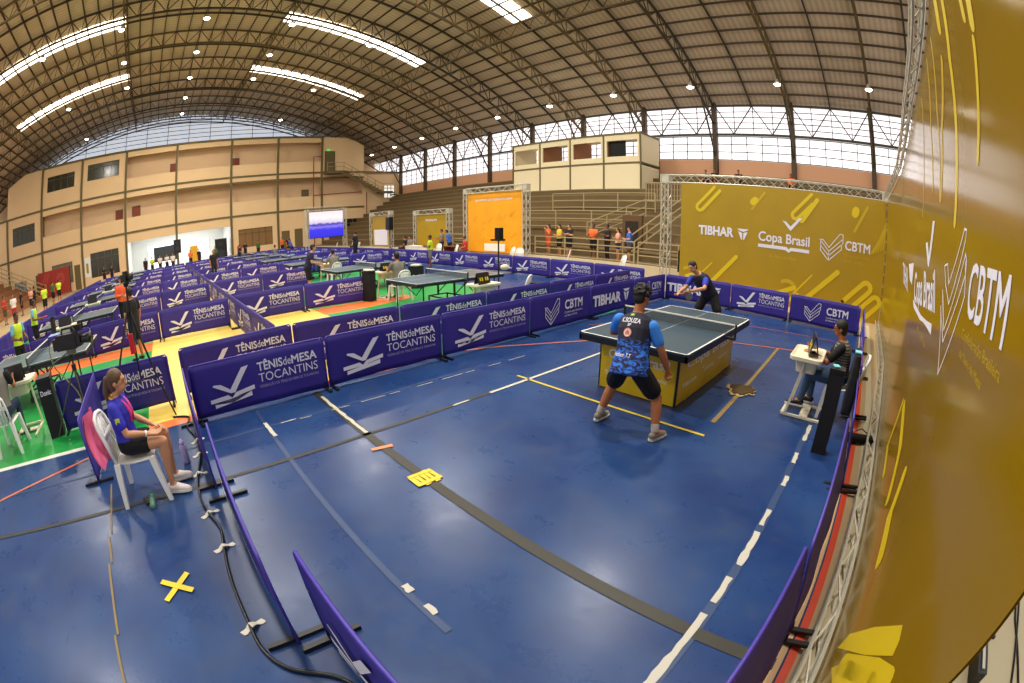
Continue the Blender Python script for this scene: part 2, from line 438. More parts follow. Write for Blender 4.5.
# scrap of brown mat
rnd = random.Random(4); c = Vector((4.19, 5.87)); pl = []
for k in range(34):
    a = 2*PI*k/34; r = .21*(1+.20*rnd.uniform(-1, 1)+.12*math.sin(3*a)); pl.append((c.x+r*math.cos(a)*1.0, c.y+r*math.sin(a)*1.15))
mb = MB(); mb.prism(pl, Matrix.Translation((0, 0, .008)), .012); pl2 = [(c.x+(x-c.x)*.86+.01, c.y+(y-c.y)*.84+.02) for x, y in pl]
mb.k = 1; mb.prism(pl2, Matrix.Translation((0, 0, .02)), .012)
tag(mb.build('floor_cloth', [mat('cream_cloth', '#b39a68', .9), mat('brown_cloth', '#4d3b1a', .95, noise=.4, scale=25, bump=.4)]), 'crumpled brown floor cloth lying right of the match table', 'cloth')

# roof --------------------------------------------------------------
YC, ZA, RR = 1.3, 18.7, 55.9
def rz(y, off=0): return ZA-RR+math.sqrt((RR-off)**2-(y-YC)**2)
X0, X1 = -52.5, 14.0
cols = [6.59-5.62*k for k in range(0, 11)]; xs_truss = [6.59+5.62]+cols
def roof_mat():
    m = bpy.data.materials.new('roof_sheet'); m.use_nodes = True; nt = m.node_tree; b = nt.nodes['Principled BSDF']
    tc = nt.nodes.new('ShaderNodeTexCoord'); w = nt.nodes.new('ShaderNodeTexWave'); w.bands_direction = 'X'; w.inputs['Scale'].default_value = .9; w.inputs['Distortion'].default_value = 0
    n = nt.nodes.new('ShaderNodeTexNoise'); n.inputs['Scale'].default_value = .35
    mx = nt.nodes.new('ShaderNodeMix'); mx.data_type = 'RGBA'; mx.inputs['A'].default_value = lin('#a8957b'); mx.inputs['B'].default_value = lin('#dac8b2')
    ad = nt.nodes.new('ShaderNodeMath'); ad.operation = 'MULTIPLY_ADD'; ad.inputs[1].default_value = .5; 
    nt.links.new(tc.outputs['Object'], w.inputs['Vector']); nt.links.new(tc.outputs['Object'], n.inputs['Vector'])
    nt.links.new(w.outputs['Fac'], ad.inputs[0]); nt.links.new(n.outputs['Fac'], ad.inputs[2]); nt.links.new(ad.outputs[0], mx.inputs['Factor'])
    nt.links.new(mx.outputs['Result'], b.inputs['Base Color']); b.inputs['Roughness'].default_value = .6; return m
sky_bays = [(5.64-18.7-2.3, 5.64-18.7+2.3), (5.64-30-2.3, 5.64-30+2.3), (5.64-41.2-2.2, 5.64-41.2+2.2), (-4.3, .6)]
mb = MB(); sk = MB()
ys = [YC-28.3+56.6*i/56 for i in range(57)]
xcuts = sorted({X0, X1}|{v for s_ in sky_bays for v in s_})
SKW = .62
for i in range(56):
    ya, yb = ys[i], ys[i+1]; ym = (ya+yb)/2-YC
    for j in range(len(xcuts)-1):
        xa, xb = xcuts[j], xcuts[j+1]
        mb.add([(xa, ya, rz(ya)), (xb, ya, rz(ya)), (xb, yb, rz(yb)), (xa, yb, rz(yb))], [(0, 1, 2, 3)])
        mb.add([(xa, ya, rz(ya)+.12), (xb, ya, rz(ya)+.12), (xb, yb, rz(yb)+.12), (xa, yb, rz(yb)+.12)], [(0, 3, 2, 1)])
roof = struct(mb, 'ceiling', roof_mat())
# translucent daylight strips under the sheet, one object per strip
daylight = mat('daylight_panel', '#fff6e6', .5, emit=4)
nsk = 0
for (xa, xb) in sky_bays:
    xm = (xa+xb)/2; 
    for sgn in (-1, 1):
        mb = MB(); pts = [YC+sgn*(6.2+11.9*k/14) for k in range(15)]
        for k in range(14):
            for (p, q) in ((-.78, -.03), (.03, .78)):
                ya, yb = pts[k], pts[k+1]
                mb.add([(xm+p, ya, rz(ya)-.05), (xm+q, ya, rz(ya)-.05), (xm+q, yb, rz(yb)-.05), (xm+p, yb, rz(yb)-.05), (xm+p, ya, rz(ya)-.01), (xm+q, ya, rz(ya)-.01), (xm+q, yb, rz(yb)-.01), (xm+p, yb, rz(yb)-.01)], [(0, 3, 2, 1), (4, 5, 6, 7), (0, 1, 5, 4), (2, 3, 7, 6)])
        nsk += 1; tag(mb.build('window_%d' % nsk, daylight), kind='structure')
# purlins
mb = MB(); ny = 56
for i in range(1, 56):
    y = YC-28.3+56.6*i/56
    mb.bb((X0, y-.035, rz(y)-.13), (X1, y+.035, rz(y)-.015))
struct(mb, 'ceiling_purlins', purlin_m)
# lengthwise tie trusses
for y in (YC-18, YC-6, YC+6, YC+18):
    mb = MB(); mb.bar((X0, y, rz(y, .25)), (X1, y, rz(y, .25)), .09); mb.bar((X0, y, rz(y, 1.1)), (X1, y, rz(y, 1.1)), .09)
    x = X0
    while x < X1-1.4: mb.bar((x, y, rz(y, .25)), (x+.7, y, rz(y, 1.1)), .04); mb.bar((x+.7, y, rz(y, 1.1)), (x+1.4, y, rz(y, .25)), .04); x += 1.4
    if y in (YC-6, YC+18, YC-18, YC+6): struct(mb, 'ceiling_tie', truss_m)
for k, x in enumerate(xs_truss+[cols[-1]-5.0]):
    mb = MB(); N = 56
    P = lambda t, off: Vector((x, YC-28.0+56.0*t, rz(YC-28.0+56.0*t, off)))
    for i in range(N):
        a, b = i/N, (i+1)/N
        mb.bar(P(a, .22), P(b, .22), .14, .12); mb.bar(P(a, 1.35), P(b, 1.35), .14, .12)
        if i % 2 == 0: mb.bar(P(a, .22), P(b, 1.35), .055)
        else: mb.bar(P(a, 1.35), P(b, .22), .055)
        mb.bar(P(b, .22), P(b, 1.35), .045)
    struct(mb, 'roof_truss', truss_m if k % 3 else truss_dk)
    if k < len(xs_truss):
        mb = MB(); xr = x-2.81
        for i in range(N):
            a, b = i/N, (i+1)/N; pa = P(a, .2); pb = P(b, .2); pa.x = pb.x = xr; mb.bar(pa, pb, .1, .14)
        struct(mb, 'roof_rib', truss_dk)
# stand-side wall (north): columns, lower wall, glazing ------------------
YW = 29.6
mb = MB(); mb.bb((-52, YW, 0), (14, YW+.25, 7.05)); struct(mb, 'wall_north', cream)
mb = MB(); mb.bb((-52, YW-.02, 5.9), (14, YW-.001, 7.05)); struct(mb, 'wall_north_band', mat('peach_wall', '#dfa984', .8))
frost = mat('frosted_pane', '#f4eef2', .5, emit=1.3)
nw = 10
for k, x in enumerate(xs_truss[:-1]):
    xn = xs_truss[k+1]
    mb = MB(); mb.bb((x-.16, YW-.35, 0 if k == 0 else 5), (x+.16, YW-.02, 11.2)); struct(mb, 'column', mat('brown_column', '#4d3a24', .6))
    for z0, z1, nz_ in ((7.1, 8.75, 3), (8.95, 10.95, 5)):
        nw += 1
        mb = MB(); mb.bb((xn+.17, YW+.05, z0), (x-.17, YW+.09, z1)); tag(mb.build('window_%d' % nw, frost), kind='structure')
        mb = MB(); w_ = x-xn
        for i in range(1, 5 if z0 < 8 else 4): mb.bar((xn+w_*i/(5 if z0 < 8 else 4), YW+.02, z0), (xn+w_*i/(5 if z0 < 8 else 4), YW+.02, z1), .05)
        for i in range(nz_+1): mb.bar((xn, YW+.02, z0+(z1-z0)*i/nz_), (x, YW+.02, z0+(z1-z0)*i/nz_), .05)
        struct(mb, 'window_bars', truss_dk)
    mb = MB(); xm = (x+xn)/2
    mb.bar((x, YW-.2, 8.85), (xn, YW-.2, 8.85), .12, .16); mb.bar((x, YW-.2, 10.95), (xn, YW-.2, 10.95), .1, .14)
    for a, b in (((xn+.1), xn+w_*.25), (xn+w_*.5, xn+w_*.25), (xn+w_*.5, xn+w_*.75), (x-.1, xn+w_*.75)): mb.bar((a, YW-.2, 10.9), (b, YW-.2, 8.9), .07)
    mb.bar((x, YW-.25, 7.2), (x, YW-2.6, rz(YW-2.6, 1.35)), .1)
    struct(mb, 'wall_bracing', truss_dk)
# end wall lunette (west)
mb = MB(); mb.bb((-52.6, -28, 0), (-52.4, 30, 12.6)); struct(mb, 'wall_west_back', cream_dk)
yy = [YC-22+44*i/30 for i in range(31)]
mb = MB()
for i in range(30):
    a, b = yy[i], yy[i+1]
    mb.add([(-52.5, a, 12.6), (-52.5, b, 12.6), (-52.5, b, rz(b)), (-52.5, a, rz(a))], [(0, 1, 2, 3)])
tag(mb.build('window_90', mat('lunette_pane', '#d3dae6', .5, emit=.75)), kind='structure')
mb = MB()
for i in range(1, 30):
    if i % 2 == 0: mb.bar((-52.35, yy[i], 12.6), (-52.35, yy[i], rz(yy[i])), .07)
for z in [12.9+.55*k for k in range(11)]:
    h = math.sqrt(max(0, (RR)**2-(z-ZA+RR)**2)); h = min(h, 22); mb.bar((-52.35, YC-h, z), (-52.35, YC+h, z), .06)
for i in range(30):
    a, b = yy[i], yy[i+1]; mb.bar((-52.3, a, rz(a, 1.0)), (-52.3, b, rz(b, 1.0)), .14)
struct(mb, 'window_bars', truss_dk)
mb = MB()
for i in range(56):
    a, b = ys[i], ys[i+1]
    if abs((a+b)/2-YC) > 21: mb.add([(-52.5, a, 0), (-52.5, b, 0), (-52.5, b, rz(b)), (-52.5, a, rz(a))], [(0, 1, 2, 3)])
struct(mb, 'wall_west_end', mat('louvre_wall', '#8a8578', .7))

# three-storey building (west) ---------------------------------------
XF = -44.36; XB = -45.7
BY = [-27, -21.1, -16, -10.6, -5, 1.1, 7.6, 13.2, 18.7, 24.3]
Z1, Z2, Z3 = 4.6, 8.9, 13.2
mb = MB()
def wallr(mb, y0, y1, z0, z1, holes=()):
    """solid front wall y0..y1 z0..z1 with rectangular holes"""
    ysx = sorted({y0, y1}|{h[0] for h in holes}|{h[1] for h in holes}); zsx = sorted({z0, z1}|{h[2] for h in holes}|{h[3] for h in holes})
    for i in range(len(ysx)-1):
        for j in range(len(zsx)-1):
            ym, zm = (ysx[i]+ysx[i+1])/2, (zsx[j]+zsx[j+1])/2
            if any(h[0] < ym < h[1] and h[2] < zm < h[3] for h in holes): continue
            mb.bb((XF-.2, ysx[i], zsx[j]), (XF, ysx[i+1], zsx[j+1]))
wallr(mb, -27, -21.1, 0, Z2)
wallr(mb, -21.1, -16, 0, Z2, [(-20.3, -17.0, 6.0, 7.9), (-20.4, -18.6, .1, 2.3), (-17.2, -16.4, 0, 2.5)])
mb.prism([(-21.1, Z2), (-16, Z2), (-16, Z3), (-18.6, Z3), (-21.1, 12.2)], Matrix(((0, 0, 1, XF-.2), (1, 0, 0, 0), (0, 1, 0, 0), (0, 0, 0, 1))), .2)
wallr(mb, -16, -10.6, Z2, Z3, [(-15.3, -11.6, 10.6, 12.2)]); wallr(mb, -10.6, -5, Z2, Z3, [(-9.9, -5.9, 10.8, 12.5)])
for i in range(4, 8): wallr(mb, BY[i], BY[i+1], Z2, Z3, [(BY[i]+.1, BY[i+1]-.1, 10.25, 12.55)])
mb.prism([(18.7, Z2), (24.3, Z2), (24.3, 12.3), (22, Z3), (18.7, Z3)], Matrix(((0, 0, 1, XF-.2), (1, 0, 0, 0), (0, 1, 0, 0), (0, 0, 0, 1))), .2)
for i in range(2, 9): wallr(mb, BY[i], BY[i+1], Z1, Z2, [(BY[i]+.1, BY[i+1]-.1, 6.15, 8.25)])
wallr(mb, -16, -10.6, 0, Z1, [(-14.8, -12.0, .9, 3.0), (-11.8, -11.0, 0, 2.5)])
wallr(mb, -10.6, -5, 0, Z1, [(-9.6, -6.0, .8, 3.3)])
wallr(mb, -5, 7.6, 3.6, Z1); 
wallr(mb, 7.6, 13.2, 0, Z1, [(8.4, 12.5, 1.1, 3.1)])
wallr(mb, 13.2, 18.7, 0, Z1, [(13.6, 14.6, 0, 2.4), (15.2, 16.2, 0, 2.5)])
wallr(mb, 18.7, 24.3, 0, Z1, [(21.5, 24.0, 1.0, 3.2)])
wallr(mb, 24.3, 29.6, 0, 8.6, [(27.2, 28.7, 5.6, 7.2)])
struct(mb, 'wall_west', cream)
mb = MB(); mb.bb((XB-.1, -16, Z1), (XB, 24.3, Z3)); mb.bb((XB-.1, -27, 0), (XB, -5, Z1)); mb.bb((XB-.1, 7.6, 0), (XB, 29.6, Z1)); struct(mb, 'wall_recess', cream_dk)
mb = MB()
for z in (Z1, Z2, Z3): mb.bb((-52, -27 if z < Z3 else -18.6, z-.15), (XF-.2, 29.5 if z < Z3 else 22, z))
struct(mb, 'ceiling_slab', cream_dk)
mb = MB()
for y in BY[1:9]: 
    mb.bb((XF, y-.13, 0), (XF+.12, y+.13, Z3 if -17 < y < 20 else Z2))
for z, a, b in ((Z1, -27, 24.3), (Z2, -27, 29.5), (8.25, 1, 24.3), (Z3, -16, 18.7)): mb.bb((XF, a, z-.1), (XF+.08, b, z+.1))
struct(mb, 'trim_1', olive)
# window glazing and doors of the building
wi = 100
brown_sh = mat('brown_shutter', '#8a6436', .6)
for (y0, y1, z0, z1, m_, n_) in ((-20.3, -17.0, 6.0, 7.9, glass_dk, 5), (-20.4, -18.6, .1, 2.3, mat('grey_glass', '#8b98a0', .2), 3), (-15.3, -11.6, 10.6, 12.2, glass_dk, 4), (-9.9, -5.9, 10.8, 12.5, glass_dk, 4),
                             (-14.8, -12.0, .9, 3.0, mat('olive_glass', '#77745c', .3), 3), (-9.6, -6.0, .8, 3.3, glass_dk, 4), (8.4, 12.5, 1.1, 3.1, brown_sh, 5), (27.2, 28.7, 5.6, 7.2, mat('lit_pane', '#f4f2ea', .4, emit=.9), 3), (21.5, 24.0, 1.0, 3.2, mat('black_opening', '#15130f', .8), 2)):
    wi += 1; mb = MB(); mb.bb((XF-.15, y0, z0), (XF-.12, y1, z1)); mb.k = 1
    for i in range(n_+1): mb.bar((XF-.08, y0+(y1-y0)*i/n_, z0), (XF-.08, y0+(y1-y0)*i/n_, z1), .06)
    for z in (z0, z1, z1-(z1-z0)*.25): mb.bar((XF-.08, y0, z), (XF-.08, y1, z), .06)
    tag(mb.build('window_%d' % wi, [m_, olive]), kind='structure')
dn = 0
for (y0, y1, z0, z1, xx, m_) in ((-17.2, -16.4, 0, 2.5, XF-.1, olive), (-11.8, -11.0, 0, 2.5, XF-.1, olive), (13.6, 14.6, 0, 2.4, XF-.1, olive), (15.2, 16.2, 0, 2.5, XF-.1, olive), (19.1, 20.3, Z2, 11.4, XF+.03, olive),
                                 (.4, 1.0, Z2, 11.3, XB+.05, mat('rust_door', '#8a3a1c', .6)), (7.9, 8.7, Z2, 11.2, XB+.05, None), (-6.3, -5.5, Z1, 7.2, XB+.05, None), (-4.2, -3.3, Z1, 7.3, XB+.05, None), (16.6, 17.4, Z1, 7.0, XB+.05, olive)):
    dn += 1; mb = MB(); mb.bb((xx, y0, z0), (xx+.06, y1, z1)); mb.k = 1
    mb.bb((xx+.06, y0-.06, z0), (xx+.09, y0, z1)); mb.bb((xx+.06, y1, z0), (xx+.09, y1+.06, z1)); mb.bb((xx+.06, y0-.06, z1), (xx+.09, y1+.06, z1+.06))
    tag(mb.build('door_%d' % dn, [m_ or MATS['rust_door'], truss_dk]), kind='structure')
# bright room behind the ground-floor opening
roomw = mat('white_room_wall', '#e9eef0', .7)
mb = MB(); mb.bb((-52.1, -5, 0), (-52.0, 7.6, 4.4)); mb.bb((-52, -5.1, 0), (XF-.2, -5, 4.4)); mb.bb((-52, 7.6, 0), (XF-.2, 7.7, 4.4)); struct(mb, 'wall_room', roomw)
mb = MB(); mb.bb((-52, -5, 4.35), (XF-.21, 7.6, 4.44)); struct(mb, 'ceiling_room', roomw)
mb = MB(); mb.bb((-52, -5, .005), (XF-.21, 7.6, .02)); struct(mb, 'floor_room', conc_lt)
paneb = mat('bright_pane', '#f3f7ff', .5, emit=1.6)
for i, (y0, y1, z0, z1) in enumerate(((-2.8, .6, .1, 2.9), (3.0, 5.6, .6, 2.8))):
    mb = MB(); mb.bb((-51.98, y0, z0), (-51.95, y1, z1)); mb.k = 1
    for j in range(4): mb.bar((-51.93, y0+(y1-y0)*j/3, z0), (-51.93, y0+(y1-y0)*j/3, z1), .06)
    mb.bar((-51.93, y0, (z0+z1)/2), (-51.93, y1, (z0+z1)/2), .05)
    tag(mb.build('window_%d' % (120+i), [paneb, steel]), kind='structure')
for (y, z, w_) in ((-3.2, 4.2, .9), (1.0, 4.2, .9), (4.0, 4.2, .8), (5.2, 4.2, .8)):
    mb = MB(); mb.bb((-47.5, y-w_/2, 4.22), (-47.2, y+w_/2, 4.34)); mb.build('ceiling_light', mat('tube_lamp', '#ffffff', .5, emit=8), label='white ceiling lamp in the bright ground-floor room', cat='light', group='lamps in the bright room')
mb = MB(); mb.bb((-49.2, -1.9, .9), (-49.1, 1.2, 2.6)); mb.build('projection_screen', mat('dark_screen', '#20262b', .5), label='dark screen standing inside the bright ground-floor room', cat='screen')

# external stairs on the building (right)
mb = MB(); n_ = 12
for i in range(n_): mb.bb((XF+.15, 21.0+i*.42, Z2-.1-i*.17*1.25), (XF+1.4, 21.0+(i+1)*.42+.1, Z2-i*.17*1.25))
mb.bb((XF+.15, 18.9, Z2-.3), (XF+1.5, 21.0, Z2)); mb.bb((XF+.15, 26, 6.15), (XF+1.5, 27.6, 6.35))
mb.bar((XF+1.4, 21, Z2-.3), (XF+1.4, 26.2, 6.1), .1, .35)
for i in range(8): mb.bb((XF+.15, 27.6+i*.3, 6.1-i*.25), (XF+1.4, 27.95+i*.3, 6.25-i*.25))
struct(mb, 'exterior_stairs', olive)
mb = MB()
for h in (.5, 1.0): mb.bar((XF+1.42, 18.9, Z2+h), (XF+1.42, 21, Z2+h), .05); mb.bar((XF+1.42, 21, Z2+h), (XF+1.42, 26, 6.3+h), .05); mb.bar((XF+1.42, 26, 6.3+h), (XF+1.42, 27.6, 6.3+h), .05)
for i in range(8): y = 18.9+i*1.05; zz = Z2 if y < 21 else Z2-(y-21)*.52; mb.bar((XF+1.42, y, zz), (XF+1.42, y, zz+1), .05)
tag(mb.build('stair_railing', rail_m), 'brown railing of the outdoor stairs on the cream building', 'railing')
mb = MB(); mb.tube([(XF+.2, 17.6, 0), (XF+.2, 17.6, 10.8), (XF+.2, 18.5, 10.8)], .06); mb.tube([(XF+.2, 17.6, 6.2), (XF+.2, 23.9, 6.4)], .05)
mb.tube([(XF+.2, 24.6, 2), (XF+.2, 24.6, 6.4)], .05)
tag(mb.build('fire_pipe', mat('red_pipe', '#8e2a1c', .5)), 'red fire pipe climbing the cream building beside the big screen', 'pipe')
mb = MB(); mb.bb((XF+.05, 19.35, 11.5), (XF+.12, 19.7, 11.7)); mb.build('exit_sign', mat('green_sign', '#20c04a', .4, emit=1.5), label='small green lit sign above the top-floor door', cat='sign')

# spectator stand (north) ----------------------------------------------
YS, ZS0, NS = 17.0, .42, 12
dy = (YW-YS-1.5)/NS; dz = (5.9-ZS0)/NS
for name, xa, xb, gap in (('stand_steps', -44, 14, None),):
    mb = MB()
    mb.bb((xa, YS-.4, 0), (xb, YS+1.5, ZS0))
    for i in range(NS): mb.bb((xa, YS+1.5+i*dy, 0), (xb, YS+1.5+(i+1)*dy, ZS0+(i+1)*dz))
    struct(mb, 'floor_stand', conc)
mb = MB()
for i in range(NS): mb.bb((-44, YS+1.5+i*dy-.02, ZS0+(i+1)*dz-.07), (14, YS+1.5+i*dy+.2, ZS0+(i+1)*dz+.012))
struct(mb, 'stand_edges', mat('step_edge', '#86704a', .8))
mb = MB(); mb.bb((-44, YS-.55, 0), (14, YS-.4, .46)); struct(mb, 'stand_kerb', conc_lt)
# front railing of the stand: one thing per run
def railing(x0, x1, y, z0, label, hs=(.1, .42, .72, .98), sp=2.0):
    mb = MB()
    for h in hs: mb.bar((x0, y, z0+h), (x1, y, z0+h), .045)
    n = max(1, round((x1-x0)/sp))
    for i in range(n+1): mb.bar((x0+(x1-x0)*i/n, y, z0), (x0+(x1-x0)*i/n, y, z0+1), .05)
    return tag(mb.build('stand_railing', rail_m), label, 'railing')
railing(-9.6, -3.9, YS-.3, ZS0, 'four-bar metal railing in front of the standing spectators')
railing(-3.7, 2.0, YS-.3, ZS0, 'four-bar metal railing right of the spectators behind truss column')
railing(-16.4, -14.9, YS-.3, ZS0, 'short metal railing left of the large orange banner')
for k, (zz, yy_) in enumerate(((1.9, 20.0), (3.1, 22.7))):
    mb = MB()
    for h in (.0, .45, .9): mb.bar((-13.5, yy_, zz+h), (-6.0, yy_, zz+h), .045)
    for i in range(4): mb.bar((-13.5+i*2.5, yy_, zz-.2), (-13.5+i*2.5, yy_, zz+.9), .05)
    tag(mb.build('stand_railing', rail_m), 'long horizontal railing %s on the concrete stand steps' % ('low' if k == 0 else 'high'), 'railing')
for k, (ax, bx) in enumerate(((-8.2, -5.9), (-4.9, -3.0))):
    mb = MB()
    for h in (.2, .55, .95):
        if k == 0: mb.bar((ax, 19.2, 1.2+h), (bx, 21.4, 2.6+h), .05)
        else: mb.bar((ax, 17.4, .4+h), (bx, 20.8, 3.0+h), .05)
    for t in (0, .33, .66, 1): 
        a_ = Vector((ax, 19.2, 1.2)).lerp(Vector((bx, 21.4, 2.6)), t) if k == 0 else Vector((ax, 17.4, .4)).lerp(Vector((bx, 20.8, 3.0)), t)
        mb.bar(a_, a_+Vector((0, 0, .95)), .05)
    tag(mb.build('stair_railing', rail_m), 'sloping three-bar stair railing %s' % ('left of the stand gate' if k == 0 else 'next to the silver truss column'), 'railing')
mb = MB(); mb.bb((-6.1, 19.3, .42), (-5.0, 19.5, 2.6)); mb.k = 1; mb.bb((-5.9, 19.25, .42), (-5.2, 19.3, 2.3)); 
tag(mb.build('door_30', [mat('wood_frame', '#5f4324', .6), mat('dark_gap', '#2a2018', .9)]), kind='structure')
mb = MB()
for i in range(13): mb.bar((-6.6+i*.18, 22.7, 3.6), (-6.6+i*.18, 22.7, 4.6), .03)
mb.bar((-6.6, 22.7, 4.6), (-4.4, 22.7, 4.6), .05); mb.bar((-6.6, 22.7, 3.6), (-4.4, 22.7, 3.6), .05)
tag(mb.build('stand_gate', rail_m), 'small barred gate at the top of the stand stairs', 'gate')

# commentary booths on the stand
bx0, bx1, by0, by1, bz0, bz1 = -20.5, -8.75, 26.0, 28.75, 4.33, 8.45
bz_m = (bz0+bz1)/2-.05
boothw = mat('booth_wall', '#efe0b8', .8, noise=.04, scale=.7)
r = empty('commentary_booth', ((bx0+bx1)/2, by0, bz0), 0, 'cream panelled commentary booth with four openings above the stand', 'booth')
def lb(mb, a, b): mb.bb((a[0]-(bx0+bx1)/2, a[1]-by0, a[2]-bz0), (b[0]-(bx0+bx1)/2, b[1]-by0, b[2]-bz0))
mb = MB(); bw = (bx1-bx0)/4
lb(mb, (bx0, by0, bz0), (bx1, by0+.1, bz_m))
for i in range(4):
    a = bx0+bw*i; z0_, z1_ = 6.75+.02*i, 7.95
    lb(mb, (a, by0, bz_m), (a+bw, by0+.1, z0_)); lb(mb, (a, by0, z1_), (a+bw, by0+.1, bz1)); lb(mb, (a, by0, z0_), (a+.25, by0+.1, z1_)); lb(mb, (a+bw-.25, by0, z0_), (a+bw, by0+.1, z1_))
lb(mb, (bx1-.1, by0, bz0), (bx1, by1, bz1)); lb(mb, (bx0, by0, bz0), (bx0+.1, by1, bz1)); lb(mb, (bx0, by1-.1, bz0), (bx1, by1, 6.8)); lb(mb, (bx0, by0, bz1-.1), (bx1, by1, bz1)); lb(mb, (bx0, by0+.1, 6.2), (bx1, by1, 6.3))
mb.build('walls', boothw, r)
mb = MB()
for i in range(5): lb(mb, (bx0+bw*i-.06, by0-.04, bz0), (bx0+bw*i+.06, by0-.001, bz1))
for z in (bz0+.04, bz_m, bz1-.04): lb(mb, (bx0, by0-.05, z-.06), (bx1, by0-.001, z+.06)); lb(mb, (bx1+.001, by0, z-.06), (bx1+.04, by1, z+.06))
mb.build('frame', olive, r)
mb = MB()
for i in range(1, 4):
    mb = MB(); lb(mb, (bx0+bw*i-.05, by0+.1, 6.3), (bx0+bw*i+.05, by1-.1, 8.35)); mb.build('partition', mat('brown_partition', '#a8744a', .8), r)
mb = MB(); lb(mb, (bx0+3*bw+.25, by0+.3, 6.7), (bx0+3*bw+1.6, by0+.34, 7.95)); mb.build('curtain', mat('dark_curtain', '#1c1f1c', .9), r)

# left stand (south side) -------------------------------------------
mb = MB()
for i in range(9): mb.bb((-43, -27, 0), (-18, -15.5-i*1.2, .45+i*.45))
struct(mb, 'floor_stand', mat('reddish_stand', '#9a6a45', .85, noise=.3, scale=2))
mb = MB()
for h in (.3, .7, 1.1): mb.bar((-41, -14.8, .2+h), (-41, -22.5, 3.8+h), .06); mb.bar((-38.5, -14.8, .2+h), (-38.5, -22.5, 3.8+h), .06)
for t in range(6): mb.bar((-41, -14.8-t*1.5, .2+t*.72), (-41, -14.8-t*1.5, 1.4+t*.72), .06)
tag(mb.build('stair_railing', rail_m), 'sloping railings of the stairs at the far left', 'railing')

# ================================================================== truss frames & banners
def box_truss(mb, a, b, s=.28, tube=.022, pitch=.34):
    a, b = Vector(a), Vector(b); d = (b-a); L = d.length; t = d/L
    up = Vector((0, 0, 1)) if abs(t.z) < .9 else Vector((1, 0, 0)); sd = t.cross(up).normalized(); up = sd.cross(t).normalized()
    cs = [(sd*x+up*y)*s/2 for x, y in ((-1, -1), (1, -1), (1, 1), (-1, 1))]
    for c in cs: mb.tube([a+c, b+c], tube, 6)
    n = max(2, round(L/pitch))
    for f in range(4):
        c1, c2 = cs[f], cs[(f+1) % 4]
        for i in range(n):
            p = a+t*(L*i/n); q = a+t*(L*(i+1)/n)
            if i % 2 == 0: mb.tube([p+c1, q+c2], tube*.55, 4)
            else: mb.tube([p+c2, q+c1], tube*.55, 4)
    return mb
def corner_block(mb, c, s=.30):
    c = Vector(c)
    for x in (-1, 1):
        for y in (-1, 1):
            for a_, b_ in (((x, y, -1), (x, y, 1)), ((x, -1, y), (x, 1, y)), ((-1, x, y), (1, x, y))):
                mb.bar(c+Vector(a_)*s/2, c+Vector(b_)*s/2, .035)
    for x in (-1, 1): mb.box(c+Vector((x*s/2, 0, 0)), (.008, s*.8, s*.8)); mb.box(c+Vector((0, x*s/2, 0)), (s*.8, .008, s*.8))
YB = 14.7
tr = empty('truss_frame', (-1.45, YB+.0, 0), 0, 'silver lattice truss frame holding the wide gold back banner', 'truss')
mb = MB(); box_truss(mb, (0, 0, 0), (0, 0, 3.72)); mb.build('column', steel, tr)
for x_ in (0, 8.0): mb = MB(); corner_block(mb, (x_, 0, 3.88)); mb.build('corner_block', steel, tr)
mb = MB(); box_truss(mb, (.16, 0, 3.88), (7.84, 0, 3.88)); mb.build('top_beam', steel, tr)
mb = MB(); box_truss(mb, (8.0, 0, 0), (8.0, 0, 3.72)); mb.build('column', steel, tr)
